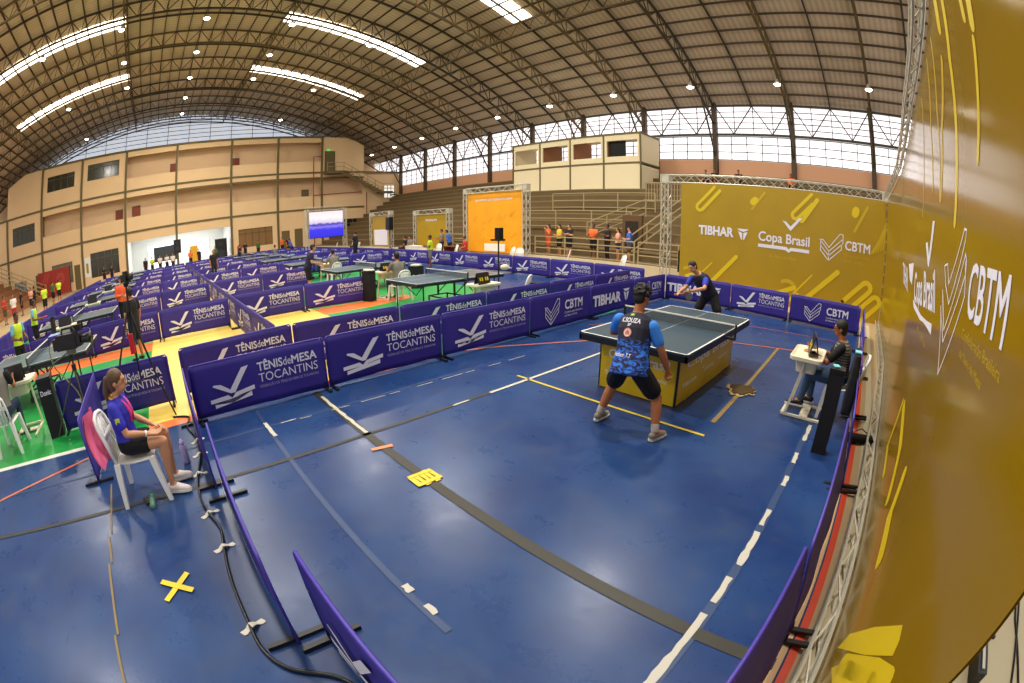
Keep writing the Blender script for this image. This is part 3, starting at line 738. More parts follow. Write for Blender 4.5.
# banner on its plane: local X right, Y up, Z toward the viewer
def swoosh(mb, x, y, s, z=0, ang=PI/4, u=True):
    c, si = math.cos(ang), math.sin(ang)
    P = lambda a, b: (x+s*(a*c-b*si), y+s*(a*si+b*c))
    pts = [P(1.0, .12), P(.1, .12)]+[P(.1-.12*math.sin(t), .12*math.cos(t)) for t in (.5, 1, 1.57, 2.1, 2.6)]+[P(.1, -.12), P(.8, -.12)]
    stroke(mb, pts, .11*s, z)
def banner_art_back(mw, my, my2, W, H):
    def stk(m, pts, w): stroke(m, pts, w)
    U = lambda px, py: None
    put_text(mw, 'TIBHAR', W*.095, H*.535, size=.42, bold=.04, width=W*.178)
    logo_tibhar(mw, W*.290, H*.515, .37)
    logo_copa(mw, W*.395, H*.475, W*.245)
    logo_cbtm(mw, W*.685, H*.445, .86, .03)
    put_text(mw, 'CBTM', W*.808, H*.555, size=.40, bold=.02, width=W*.12)
    put_text(my2, 'de Tênis de Mesa', W*.45, H*.40, size=.13, width=W*.13)
    put_text(my2, 'Confederação Brasileira', W*.808, H*.50, size=.10, width=W*.12); put_text(my2, 'de Tênis de Mesa', W*.808, H*.455, size=.10, width=W*.09)
    swoosh(my, W*.09, H*.765, .98); stroke(my, [(W*.20, H*.94), (W*.112, H*.76)], .12); stroke(my2, [(W*.42, H*.95), (W*.36, H*.80)], .08)
    swoosh(my, W*.56, H*.765, .98); stroke(my, [(W*.67, H*.93), (W*.60, H*.74)], .14); stroke(my, [(W*.365, H*.86), (W*.375, H*.88)], .22); stroke(my, [(W*.85, H*.86), (W*.855, H*.89)], .24)
    stroke(my2, [(W*.91, H*.93), (W*.85, H*.72)], .09)
    stroke(my, [(W*.15, H*.06), (W*.29, H*.36)], .14); stroke(my, [(W*.10, H*.14), (W*.17, H*.28)], .05); stroke(my, [(W*.04, H*.13), (W*.11, H*.18)], .12)
    stroke(my2, [(W*.05+.3*math.cos(t), H*.13+.3*math.sin(t)) for t in [-.9+.25*k for k in range(13)]], .12)
    stroke(my, [(W*.61, H*.04), (W*.78, H*.36)], .16); stroke(my, [(W*.58, H*.12), (W*.66, H*.30)], .05); stroke(my, [(W*.50, H*.10), (W*.58, H*.17)], .14); stroke(my, [(W*.55, H*.04), (W*.60, H*.12)], .1)
    stroke(my2, [(W*.545+.33*math.cos(t), H*.13+.33*math.sin(t)) for t in [-.9+.25*k for k in range(13)]], .12)
    swoosh(my, W*.935, H*.30, -1.35); swoosh(my, W*.985, H*.20, -1.3)
    for k in range(6): stroke(my2, [(W*(.93+.012*k), H*(.55+.012*k)), (W*(.97+.006*k), H*(.68+.03*k))], .045)
def banner(name, label, poly3, W, H, M, m_cloth, arts, cat='banner'):
    """cloth slab W x H + art objects, placed by matrix M"""
    r = empty(name, (0, 0, 0), 0, label, cat); r.matrix_world = M
    mb = MB(); nx, nz = 28, 12; vs = []
    for zz in (0, -.01):
        for j in range(nz+1):
            for i in range(nx+1):
                u, w = i/nx, j/nz; b = .004*math.sin(9*u+5*w)*math.sin(PI*u)*math.sin(PI*w); vs.append((W*u, H*w, zz+b-.005))
    n = (nx+1)*(nz+1); fs = []
    for j in range(nz):
        for i in range(nx):
            a = j*(nx+1)+i; fs += [(a, a+1, a+nx+2, a+nx+1), (n+a, n+a+nx+1, n+a+nx+2, n+a+1)]
    mb.add(vs, fs); mb.build('cloth', m_cloth, r, smooth=True)
    for nm, m_, mt, z in arts:
        if m_.v:
            o = m_.build(nm, mt, r); o.location = (0, 0, z)
    return r
def plane_M(a, xdir):
    x = Vector(xdir).normalized(); z = Vector((0, 0, 1)); nrm = x.cross(z)
    return Matrix(((x.x, z.x, nrm.x, a[0]), (x.y, z.y, nrm.y, a[1]), (x.z, z.z, nrm.z, a[2]), (0, 0, 0, 1)))
mw, my, my2 = MB(), MB(), MB(); W, H = 7.3, 3.72
banner_art_back(mw, my, my2, W, H)
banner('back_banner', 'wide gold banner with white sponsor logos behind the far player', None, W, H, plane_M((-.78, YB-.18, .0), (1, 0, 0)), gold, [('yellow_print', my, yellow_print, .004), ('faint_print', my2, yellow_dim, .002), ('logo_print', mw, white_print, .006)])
# side banner, seen at a grazing angle from the left
SB = [(.62, 6.14), (3, 6.20), (5, 6.26), (9, 6.48), (14.52, 6.54)]
def sbx(y):
    for (a, xa), (b, xb) in zip(SB, SB[1:]):
        if y <= b: return xa+(xb-xa)*(y-a)/(b-a)
    return SB[-1][1]
def sbz(y, z): return sbx(y)+max(0, .125-.012*max(0, y-3))*z/3.74
def side_pt(y, z, off=0): return Vector((sbz(y, z)-off, y, z))
def side_mesh(src, off):
    """art drawn with x = distance from the far corner toward the camera, y = height -> on the curved side plane"""
    m = MB()
    m.add([side_pt(max(.62, 14.52-v[0]), v[1], off+.5*v[2]) for v in src.v], src.f); return m
W2, H2 = 13.9, 3.74
r = empty('side_banner', (6.35, 7.5, 0), 0, 'huge gold side banner along the right of the court', 'banner')
mb = MB(); vs = []; NX, NZ = 70, 10
for side in (0, 1):
    for j in range(NZ+1):
        for i in range(NX+1):
            y = .62+(14.52-.62)*i/NX; z = .02+(H2-.02)*j/NZ
            vs.append(side_pt(y, z, 0)+Vector((side*.01-6.35, -7.5, 0)))
n = (NX+1)*(NZ+1); fs = []
for j in range(NZ):
    for i in range(NX):
        a = j*(NX+1)+i; fs += [(a, a+NX+1, a+NX+2, a+1), (n+a, n+a+1, n+a+NX+2, n+a+NX+1)]
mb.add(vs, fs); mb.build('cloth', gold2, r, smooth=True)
mw, my, my2 = MB(), MB(), MB()
def S(px, py):      # drawing coordinates of a photo position on the banner plane (real position of that print)
    x = 6.3
    for _ in range(6): p = at(px, py, x, 0); x = sbz(min(14.5, max(.62, p.y)), p.z)
    return (14.52-p.y, p.z)
def subdiv(pts, n=6):
    out = []
    for a, b in zip(pts, pts[1:]):
        out += [(a[0]+(b[0]-a[0])*k/n, a[1]+(b[1]-a[1])*k/n) for k in range(n)]
    return out+[pts[-1]]
LC = {}
def quad_text(m, t, p00, p10, p01, **k):
    """text spanning from p00 (baseline left) to p10 (baseline right); p01 = top left"""
    V, F = text_verts(t, size=1, **k); x0 = min(v[0] for v in V); x1 = max(v[0] for v in V); y0 = 0; y1 = max(v[1] for v in V)
    m.add([(p00[0]+(p10[0]-p00[0])*(v[0]-x0)/(x1-x0)+(p01[0]-p00[0])*v[1]/y1, p00[1]+(p10[1]-p00[1])*(v[0]-x0)/(x1-x0)+(p01[1]-p00[1])*v[1]/y1, v[2]) for v in V], F)

def qt(m, t, a, b, c, **k): quad_text(m, t, S(*a), S(*b), S(*c), **k)
def ss(m, pts, w, cap=6, k=2.2): stroke(m, subdiv([S(*p) for p in pts], 5), w*(k if w > .0125 else 1), 0, cap)
qt(mw, 'CBTM', (966, 314), (1002, 350), (972, 262), bold=.012)
qt(mw, 'Copa Brasil', (914, 301), (935, 312), (915, 272), bold=.02)
qt(mw, 'TIBHAR', (903, 281), (908, 292), (903, 262), bold=.02)
poly(mw, [S(*p) for p in ((909, 264), (914, 263), (912, 285), (910, 280))])
poly(mw, [S(*p) for p in ((913, 299), (921, 315), (924, 318), (927, 321), (932, 324), (931, 335), (926, 326), (923, 322), (920, 320), (914, 308))])
poly(mw, [S(*p) for p in ((926, 243), (928, 242), (929, 256), (933, 221), (935, 221), (929, 267), (928, 266))])
for pl_ in ([(945, 266), (948, 264), (949, 284), (965, 229), (967, 230), (966, 240), (949, 304), (946, 285), (945, 266)],
            [(943, 290), (944, 330), (966, 254), (967, 262), (966, 274), (943, 342), (942, 320), (943, 290)],
            [(941, 306), (938, 374), (965, 296), (966, 262)]): ss(mw, pl_, .012, 2)
qt(my2, 'Confederação Brasileira', (962, 338), (999, 384), (963, 328)); qt(my2, 'de Tênis de Mesa', (959, 356), (980, 391), (960, 348)); qt(my2, 'de Tênis de Mesa', (917, 330), (925, 348), (917, 324))
for p_, w_ in (([(941, -6), (950, 60), (956, 120), (957, 170), (955, 222)], .035), ([(935, 0), (939, 26)], .05), ([(960, -2), (964, 16)], .03), ([(968, -2), (972, 22)], .04), ([(974, 40), (978, 90), (978, 160)], .022)): ss(my, p_, w_)
for p_, w_ in (([(931, 40), (937, 110), (940, 200)], .02), ([(927, 60), (931, 130), (933, 190)], .02), ([(922, 100), (924, 160), (923, 215)], .02), ([(942, 60), (942, 130), (941, 198)], .03)): ss(my2, p_, w_)
for p_, w_ in (([(884, 475), (888, 445), (903, 402)], .03), ([(888, 500), (900, 450), (904, 405)], .04), ([(880, 560), (890, 515), (904, 475)], .05), ([(842, 664), (872, 672), (885, 683)], .05)): ss(my, p_, w_)
for sgn_ in (1,): poly(my, [S(*p) for p in ((838, 648), (850, 634), (875, 627), (903, 625), (900, 640), (893, 656), (865, 655))])
poly(my, [S(*p) for p in ((832, 668), (850, 660), (876, 672), (878, 690), (832, 690))])
for nm, src, off, m_ in (('faint_print', my2, .0015, yellow_dim), ('yellow_print', my, .002, yellow_print), ('logo_print', mw, .0025, white_print)):
    sm = side_mesh(src, off); sm.v = [(v[0]-6.35, v[1]-7.5, v[2]) for v in sm.v]; sm.build(nm, m_, r)
r2 = empty('truss_frame', (6.3, 7.5, 0), 0, 'silver lattice truss running along the top and foot of the side banner', 'truss')
mb = MB(); yy2 = [.7, 3, 5, 9, 14.4]
for a, b in zip(yy2, yy2[1:]):
    box_truss(mb, side_pt(a, 3.86, .055)-Vector((6.3, 7.5, 0)), side_pt(b, 3.86, .055)-Vector((6.3, 7.5, 0)), .085, .014, .30)
mb.build('top_beam', steel, r2)
mb = MB()
for a, b in zip(yy2, yy2[1:]):
    box_truss(mb, side_pt(a, .08, .07)-Vector((6.3, 7.5, 0)), side_pt(b, .08, .07)-Vector((6.3, 7.5, 0)), .10, .016, .40)
mb.build('foot_beam', steel, r2)
mb = MB()
for y in (9.0,): box_truss(mb, side_pt(y, 0, -.2)-Vector((6.3, 7.5, 0)), side_pt(y, 3.75, -.2)-Vector((6.3, 7.5, 0)))
mb.build('column', steel, r2)
# items on the pale floor beyond the near end of the side banner
mb = MB(); mb.bb((6.7, -3, .001), (14, 14, .004)); struct(mb, 'floor_marking', conc_lt)
for i_, (pts) in enumerate(([(1022, 575), (1019, 600), (1016, 640), (1010, 690)], [(1024, 566), (1016, 585), (1015, 620), (1018, 690)])):
    P3 = [at(a, b, .012) for a, b in pts]
    mb = MB(); mb.tube(P3, .012, 6); mb.build('floor_cable', black_pl, label='black cable on the pale floor beyond the side banner, %s' % ('left one' if i_ == 0 else 'right one'), cat='cable')
p0 = at(996, 604, .3); g0 = Vector((p0.x, p0.y, 0))
r3 = empty('light_stand', g0, 0, 'thin black metal stand beyond the end of the side banner', 'stand')
mb = MB(); mb.tube([(0, 0, 0), (0, 0, .9)], .015); mb.build('pole', black_metal, r3)
mb = MB(); mb.bar((-.25, 0, .012), (.25, 0, .012), .03); mb.bar((0, -.25, .012), (0, .25, .012), .03); mb.build('base', black_metal, r3)
p0 = at(974, 668, .02); mb = MB(); mb.box(p0+Vector((0, 0, .05)), (.10, .3, .12)); mb.k = 1; mb.box(p0+Vector((0, 0, .115)), (.03, .22, .01))
mb.build('power_box', [black_pl, steel], label='small black power box on the pale floor at the bottom right', cat='box')

# other framed banners across the hall ---------------------------------
def framed(x0, x1, y, h, label, lab2, m_, art=None):
    r = empty('truss_frame', ((x0+x1)/2, y, 0), 0, label, 'truss'); w = (x1-x0)/2
    mb = MB(); box_truss(mb, (-w, 0, 0), (-w, 0, h-.28), pitch=.4); mb.build('column', steel, r)
    mb = MB(); box_truss(mb, (w, 0, 0), (w, 0, h-.28), pitch=.4); mb.build('column', steel, r)
    mb = MB(); box_truss(mb, (-w, 0, h-.14), (w, 0, h-.14), pitch=.4); corner_block(mb, (-w, 0, h-.14), .28); corner_block(mb, (w, 0, h-.14), .28); mb.build('top_beam', steel, r)
    W_ = 2*w-.34; H_ = h-.75
    mw = MB(); my = MB()
    if art: art(mw, my, W_, H_)
    banner('hung_banner', lab2, None, W_, H_, plane_M(((x0+x1)/2-w+.17, y-.05, .45), (1, 0, 0)), m_, [('logo_print', mw, white_print, .012), ('faint_print', my, mat('ochre_print', '#d88c10', .5), .008)])
def art_big(mw, my, W, H):
    put_text(mw, 'QUADRO DE ASSINATURAS', W*.15, H*.86, size=.16, bold=.015, width=W*.68)
    rr = random.Random(3)
    for k in range(26):
        x, y = W*rr.uniform(.08, .9), H*rr.uniform(.05, .6); a = rr.uniform(.5, 1.1); L = rr.uniform(.1, .4); stroke(my, [(x, y), (x+L*math.cos(a), y+L*math.sin(a))], .03)
def art_podium(mw, my, W, H): put_text(mw, 'PODIUM', W*.32, H*.80, size=.2, bold=.02, width=W*.36)
def art_card(mw, my, W, H):
    poly(mw, [(W*.12, H*.05), (W*.9, H*.05), (W*.9, H*.55), (W*.12, H*.55)])
framed(-14.65, -9.95, 16.4, 4.05, 'lattice truss frame around the large orange banner', 'large orange banner covered with small marks in the middle distance', orange_vinyl, art_big)
framed(-20.4, -16.6, 16.6, 3.0, 'lattice truss frame around the smaller ochre banner', 'smaller ochre banner left of the large orange one', gold, art_podium)
framed(-27.5, -24.3, 16.8, 3.2, 'lattice truss frame right of the big video screen', 'ochre banner with a white card right of the big video screen', gold, art_card)

# LED screen
r = empty('video_screen', (-30, 13.7, 0), PI/2, 'large lit video screen showing the purple hall', 'screen')
mb = MB(); mb.bb((-1.62, -.02, 1.45), (1.62, .15, 3.70)); mb.build('housing', black_pl, r)
def screen_mat():
    m = bpy.data.materials.new('screen_picture'); m.use_nodes = True; nt = m.node_tree; b = nt.nodes['Principled BSDF']
    tc = nt.nodes.new('ShaderNodeTexCoord'); sp = nt.nodes.new('ShaderNodeSeparateXYZ'); cr = nt.nodes.new('ShaderNodeValToRGB'); n = nt.nodes.new('ShaderNodeTexNoise'); n.inputs['Scale'].default_value = 6
    e = cr.color_ramp.elements; e[0].position = 0; e[0].color = lin('#2a2ae0'); e[1].position = 1; e[1].color = lin('#f4e2ea')
    for p_, c_ in ((.30, '#3b33e6'), (.42, '#8d7cf0'), (.5, '#3a36a8'), (.56, '#d7c7ea'), (.75, '#fbf3ef')):
        k = e.new(p_); k.color = lin(c_)
    ad = nt.nodes.new('ShaderNodeMath'); ad.operation = 'MULTIPLY_ADD'; ad.inputs[1].default_value = .18; ad.inputs[2].default_value = -.09; a2 = nt.nodes.new('ShaderNodeMath'); a2.operation = 'ADD'
    nt.links.new(tc.outputs['Generated'], sp.inputs[0]); nt.links.new(tc.outputs['Generated'], n.inputs['Vector']); nt.links.new(n.outputs['Fac'], ad.inputs[0])
    nt.links.new(sp.outputs['Z'], a2.inputs[0]); nt.links.new(ad.outputs[0], a2.inputs[1]); nt.links.new(a2.outputs[0], cr.inputs['Fac'])
    nt.links.new(cr.outputs['Color'], b.inputs['Emission Color']); b.inputs['Emission Strength'].default_value = 1.1; b.inputs['Base Color'].default_value = (0, 0, 0, 1); return m
mb = MB(); mb.bb((-1.55, -.035, 1.5), (1.55, -.02, 3.65)); mb.build('display', screen_mat(), r)
mb = MB(); box_truss(mb, (-1.75, .1, 0), (-1.75, .1, 3.9)); box_truss(mb, (1.75, .1, 0), (1.75, .1, 3.9)); box_truss(mb, (-1.75, .1, 3.9), (1.75, .1, 3.9)); mb.build('stand', steel, r)
def speaker(p, s, label, rz_=0):
    r = empty('loudspeaker', p, rz_, label, 'speaker')
    mb = MB(); mb.loft([[(-.25*s, .2*s, 0), (.25*s, .2*s, 0), (.3*s, -.2*s, 0), (-.3*s, -.2*s, 0)], [(-.25*s, .2*s, s), (.25*s, .2*s, s), (.3*s, -.2*s, s), (-.3*s, -.2*s, s)]]); mb.build('cabinet', black_pl, r)
    mb = MB(); mb.tube([(0, -.2*s, .35*s), (0, -.215*s, .35*s)], .18*s, 14); mb.tube([(0, -.2*s, .75*s), (0, -.215*s, .75*s)], .09*s, 12); mb.build('cone', mat('speaker_cone', '#2c2c2f', .6), r)
    return r
speaker((-23.6, 16.3, 1.75), .95, 'black loudspeaker on a pole near the ochre card banner'); 
mb = MB(); mb.tube([(-23.6, 16.3, 0), (-23.6, 16.3, 1.74)], .03); mb.tube([(-23.6, 16.3, .5), (-23.2, 16.1, 0)], .02); mb.tube([(-23.6, 16.3, .5), (-24, 16.1, 0)], .02); mb.tube([(-23.6, 16.3, .5), (-23.6, 16.8, 0)], .02)
mb.build('speaker_pole', black_metal, label='tripod pole carrying the loudspeaker near the ochre card banner', cat='stand')
speaker((XF+.6, 1.1, 1.6), 1.4, 'black loudspeaker fixed to the column of the bright room opening', PI/2)
speaker((XF-1.5, 6.4, .02), 2.4, 'tall black loudspeaker standing in the bright room', PI/2)
mb = MB(); mb.bb((XF+.4, 2.6, 0), (XF+.45, 3.5, 2.1)); mb.bb((XF+.3, 2.6, 0), (XF+.6, 3.5, .05)); mb.build('roll_up_banner', mat('amber_card', '#e8ae2a', .6), label='narrow amber stand-up banner in front of the bright room', cat='banner')
mb = MB(); mb.bb((XF+.05, -4.9, 1.0), (XF+.1, -4.0, 3.2)); 
r = empty('backdrop', (XF+1.6, -14.2, 0), PI/2, 'dark red event backdrop in front of the cream building', 'banner')
mb = MB(); mb.bb((-2.1, 0, .1), (2.1, .06, 2.6)); mb.build('cloth', mat('red_vinyl', '#9c2a18', .5, noise=.15, scale=2), r)
mb = MB(); M_ = Matrix(((1, 0, 0, 0), (0, 0, -1, -.012), (0, 1, 0, 0), (0, 0, 0, 1)))
for a_ in (.55, .4, .25):
    stroke(mb, [(.9+a_*math.cos(PI/3*k), 1.6+a_*math.sin(PI/3*k)) for k in range(7)], .05)
for k in range(3): stroke(mb, [(-1.9+.25*k, .4), (-1.1+.25*k, 2.4)], .06)
o = mb.build('line_print', mat('pale_red_print', '#c4584a', .5), r); o.matrix_local = M_
mb = MB(); mb.bb((-2.15, .07, 0), (-2.05, .17, 2.65)); mb.bb((2.05, .07, 0), (2.15, .17, 2.65)); mb.build('post', black_metal, r)
mb = MB(); mb.bb((XF+.02, -10.4, 1.0), (XF+.05, -9.6, 3.0)); mb.k = 1; mb.bb((XF+.05, -10.2, 1.4), (XF+.06, -9.9, 2.4))
mb.build('wall_poster', [white_plastic, gold], label='white and ochre poster on the cream wall beside a dark window', cat='poster')

# high-bay lamps ---------------------------------------------------------
lamp_e = mat('lamp_glow', '#fff4dc', .4, emit=26)
hb = MB(); hb.tube([(0, 0, .02), (0, 0, .16), (0, 0, .24), (0, 0, .36)], [.24, .17, .09, .07], 14); HBm = hb.mesh('shade', steel, True)
hl = MB(); hl.ell((0, 0, .02), (.21, .21, .09), n=14, m=6); HLm = hl.mesh('lens', lamp_e, True)
hr = MB(); hr.tube([(0, 0, .36), (0, 0, .75)], .02, 6); HRm = hr.mesh('rod', black_metal)
nl = 0
rowname = {1: 'ridge', 2: 'inner right', 3: 'middle right', 4: 'outer right', 0: 'inner left', -1: 'middle left', -2: 'outer left'}
for ri, y in ((1, YC), (2, 7.3), (3, 13.2), (4, 25.2), (0, -4.6), (-1, -10.3), (-2, -22.5)):
    seq = 0
    for k, x in enumerate(xs_truss[1:]):
        if x > 8 or x < -46: continue
        if ri in (2, 0) and k not in (5, 6, 7): continue
        if ri in (3, -1) and k % 2 == 0: continue
        seq += 1
        z = rz(y, 1.35)-.82
        r = empty('high_bay_lamp', (x-.0, y, z), 0, 'round lit roof lamp, %s from the camera in the %s row' % (ORD[seq-1], rowname[ri]), 'lamp', 'high lamps under the roof')
        link_obj('shade', HBm, r); link_obj('lens', HLm, r); link_obj('rod', HRm, r)

# ================================================================== barriers
G0 = 'barriers around the match court'; kinds = ['tdm', 'tdm', 'tdm', 'cbtm', 'tibhar', 'cbtm']
AB = [(.05, 0), (.03, 1.97), (.04, 3.94), (.03, 5.98), (-.05, 8.05), (-.10, 10.1), (-.16, 12.1)]
nm = ['nearest panel of the long left side, white tick logo', 'second panel of the long left side, white tick logo', 'third panel of the long left side, white tick logo', 'fourth panel of the long left side, outlined logo with four white letters', 'fifth panel of the long left side, bold white word with a triangle mark', 'far left corner panel ending the long left side behind the player']
for i in range(6): barrier(AB[i], AB[i+1], kinds[i], 'purple barrier, '+nm[i], G0)
BC = [(-.14, 12.12), (1.9, 12.05), (3.78, 12.0), (5.84, 12.0)]
nm = ['behind the far player, bold white word partly hidden', 'between the far player and the corner, white tick logo', 'in the far right corner behind the umpire']
BC[1] = (1.98, 12.08)
for i in range(3): barrier(BC[i], (BC[i+1][0]-(.04 if i == 1 else 0), BC[i+1][1]), ['tibhar', 'tdm', 'cbtm'][i], 'purple back barrier '+nm[i], G0)
CD = [(5.91, 11.95), (5.92, 9.95), (5.93, 7.95), (5.93, 5.95), (5.93, 3.95), (5.90, 1.97), (5.80, -.05)]
nm = ['farthest, beside the corner', 'second from the far corner', 'just behind the umpire', 'beside the black towel stand', 'next to the worn white line end', 'nearest, at the bottom edge of the view']
for i in range(6): barrier(CD[i], CD[i+1], ['tdm', 'cbtm', 'tdm', 'tdm', 'tdm', 'cbtm'][i], 'purple right-side barrier '+nm[i], G0).rotation_euler.x = [0, .03, .08, .13, .20, .24][i]
barrier((.02, -.06), (1.80, -.03), 'tdm', 'purple end barrier seen edge-on beside the bottle', G0)
barrier((1.95, .05), (3.86, .03), 'tdm', 'purple end barrier seen edge-on beside the black cable', G0)
barrier((3.86, .22), (5.66, .22), 'tdm', 'purple end barrier cut off at the bottom of the view', G0)
R2 = [(-1.07, -.11), (-1.16, 1.88), (-1.09, 3.84), (-1.10, 5.88)]
R2 = [(-1.10, -.08), (-1.22, 1.88), (-1.10, 3.86), (-1.10, 5.90), (-1.15, 7.95), (-1.25, 9.98), (-1.35, 12.0)]
for i in range(6): barrier(R2[i], R2[i+1], 'tdm', 'purple barrier in the row just behind the match court, %s from the yellow floor' % ORD[i], 'barriers of the row behind the match court')
barrier((-.93, -2.28), (-.95, -.25), 'tdm', 'purple barrier on the green floor behind the seated woman')
barrier((-.9, -1.52), (1.05, -1.44), 'tdm', 'purple barrier standing end-on behind the chair of the seated woman')
rows_x = [-6.0, -11.3, -16.3, -21.3, -26.3, -31.3, -36.3]
for ri, x in enumerate(rows_x):
    far = ri > 2
    yl = [-6.6, -4.6, -2.56, -.50, 1.5]
    if ri == 0: yl = [-8.6+2.03*k for k in range(0, 4)]+[-.47, 1.5]
    for i in range(len(yl)-1):
        barrier((x+.02*i, yl[i]), (x+.02*i, yl[i+1]), 'tdm', 'purple barrier left of the cross wall, row %s back, %s from the left' % (ORD[ri+1], ORD[i]), 'barriers of the left courts', feet=not far, small=not far)
    yr = [1.65+2.03*k for k in range(6)]
    for i in range(2 if ri < 2 else 5):
        barrier((x, yr[i]), (x, yr[i+1]), 'tdm', 'purple barrier right of the cross wall, row %s back, %s from the left' % (ORD[ri+1], ORD[i]), 'barriers of the right courts', feet=not far, small=not far)
xx = -1.35
for i in range(17):
    barrier((xx-2.03, 1.62), (xx, 1.62), 'tdm', 'purple barrier of the long cross wall between the courts, %s from the match court' % ORD[i], 'barriers of the cross wall', feet=i < 6, small=i < 6); xx -= 2.03
xx = -1.3
for i in range(18):
    barrier((xx-2.03, 12.9+.0*i), (xx, 12.9), 'tdm', 'purple barrier of the far boundary before the stands, %s from the right' % ORD[i], 'barriers of the far boundary', feet=i < 3, small=i < 6); xx -= 2.03
xx = -4.0
for i in range(16):
    barrier((xx-2.03, -7.15), (xx, -7.15), 'tdm', 'purple barrier of the far left boundary beside the tan floor, %s from the near end' % ORD[i], 'barriers of the far left boundary', feet=False, small=False); xx -= 2.03

# ================================================================== tables
def net_parts(r, x0, x1, z, hs=.1525, ov=.15):
    mb = MB(); mb.bb((x0-ov, -.003, z+.005), (x1+ov, .003, z+hs-.012)); mb.build('net', net_m, r)
    mb = MB(); mb.bb((x0-ov, -.010, z+hs-.018), (x1+ov, .010, z+hs)); mb.build('net_tape', white_plastic, r)
    for x in (x0-ov, x1+ov):
        mb = MB(); mb.bb((x-.012, -.014, z-.04), (x+.012, .014, z+hs+.005)); mb.bb((min(x, x*.87)-.01, -.03, z-.06), (max(x, x*.87)+.01, .03, z-.03)); mb.build('net_post', black_metal, r)
L, Wd = 2.74, 1.525
def top_mesh(m_, n_):
    mb = MB()
    for s_ in (-1, 1): mb.bb((-Wd/2, .002*s_, .735), (Wd/2, s_*L/2, .76))
    mb.k = 1
    for x in (-Wd/2+.012, Wd/2-.012): mb.bb((x-.012, -L/2, .7601), (x+.012, L/2, .7615))
    for y in (-L/2+.012, L/2-.012): mb.bb((-Wd/2, y-.012, .7601), (Wd/2, y+.012, .7615))
    mb.bb((-.003, -L/2, .7601), (.003, L/2, .7615))
    return mb.mesh(n_, [m_, white_plastic])
TOP = top_mesh(tt_blue, 'tabletop'); TOPH = top_mesh(hall_blue_sheen, 'tabletop')
ap = MB()
for x in (-Wd/2+.02, Wd/2-.02): ap.bb((x-.015, -L/2+.02, .675), (x+.015, L/2-.02, .734))
for y in (-L/2+.02, L/2-.02): ap.bb((-Wd/2+.02, y-.015, .675), (Wd/2-.02, y+.015, .734))
APR = ap.mesh('apron', black_metal)
def match_table():
    r = empty('table_tennis_table', (2.31+Wd/2, 4.47+L/2, 0), 0, 'match table with gold sponsor skirt and blue-green top between the two players', 'table')
    link_obj('tabletop', TOP, r)
    mb = MB()
    for x in (-Wd/2+.015, Wd/2-.015): mb.bb((x-.015, -L/2, .66), (x+.015, L/2, .734))
    for y in (-L/2+.015, L/2-.015): mb.bb((-Wd/2, y-.015, .66), (Wd/2, y+.015, .734))
    mb.build('apron', black_metal, r)
    x0, x1, y0, y1 = 2.50-2.31-Wd/2, 3.65-2.31-Wd/2, 4.69-4.47-L/2, 6.92-4.47-L/2
    mb = MB(); t = .02
    mb.bb((x0, y0, .01), (x1, y0+t, .66)); mb.bb((x0, y1-t, .01), (x1, y1, .66)); mb.bb((x0, y0, .01), (x0+t, y1, .66)); mb.bb((x1-t, y0, .01), (x1, y1, .66)); mb.build('skirt', mat('gold_skirt', '#e0bc14', .4, noise=.1, scale=2), r)
    mb = MB(); mb.bb((x1-.01, y0-.02, .01), (x1+.015, y0+.012, .66)); mb.build('corner_edge', black_metal, r)
    for nm_, M_, Wp in (('front_print', Matrix(((1, 0, 0, x0), (0, 0, -1, y0-.004), (0, 1, 0, 0), (0, 0, 0, 1))), x1-x0), ('side_print', Matrix(((0, 0, 1, x1+.004), (1, 0, 0, y0), (0, 1, 0, 0), (0, 0, 0, 1))), y1-y0)):
        mw = MB(); my = MB()
        put_text(mw, 'Copa Brasil', Wp*.12, .44, size=.17, bold=.02, width=Wp*.78)
        logo_tdm(mw, Wp*.38, .30, .07); put_text(mw, 'TIBHAR', Wp*.08, .20, size=.08, bold=.02, width=Wp*.22); put_text(mw, 'CBTM', Wp*.42, .24, size=.07, bold=.02, width=Wp*.16); put_text(mw, 'TOCANTINS', Wp*.68, .27, size=.06, bold=.01, width=Wp*.2)
        swoosh(my, Wp*.42, .10, .36); stroke(my, [(Wp*.50, .24), (Wp*.46, .04)], .04); stroke(my, [(Wp*.15, .02), (Wp*.2, .14)], .05); stroke(my, [(Wp*.72, .12), (Wp*.78, .22)], .04); stroke(my, [(Wp*.04, .5), (Wp*.12, .62)], .05)
        o = mw.build(nm_, mat('cream_print', '#fffbe8', .6), r); o.matrix_local = M_
        o = my.build('yellow_print', yellow_print, r); M2 = M_.copy(); o.matrix_local = M2
    net_parts(r, -Wd/2, Wd/2, .76)
    return r
match_table()
LEGS = []
lg = MB()
for y in (-1.05, 1.05):
    lg.tube([(-.62, y, .03), (-.62, y, .70)], .018, 6); lg.tube([(.62, y, .03), (.62, y, .70)], .018, 6)
LEGm = MB().tube([(0, 0, 0), (0, 0, .70)], .018, 6).mesh('leg', black_metal)
BRm = MB().bar((0, -.45, .68), (0, 0, .25), .02).bar((0, .45, .68), (0, 0, .25), .02).mesh('brace', black_metal)
UCm = MB(); UCm.bar((-.36, -.3, .24), (.36, -.3, .24), .03); UCm.bar((-.36, .3, .24), (.36, .3, .24), .03)
for x in (-.36, .36): UCm.bar((x, -.3, .24), (x, .3, .24), .03); UCm.bar((x, 0, .24), (x, 0, .68), .04); UCm.bar((x, 0, .3), (x, .5, .66), .02)
for x in (-.36, .36):
    for y in (-.3, .3): UCm.tube([(x-.02, y, .06), (x+.02, y, .06)], .06, 10); UCm.bar((x, y, .06), (x, y, .24), .03)
UCm = UCm.mesh('undercarriage', black_metal)
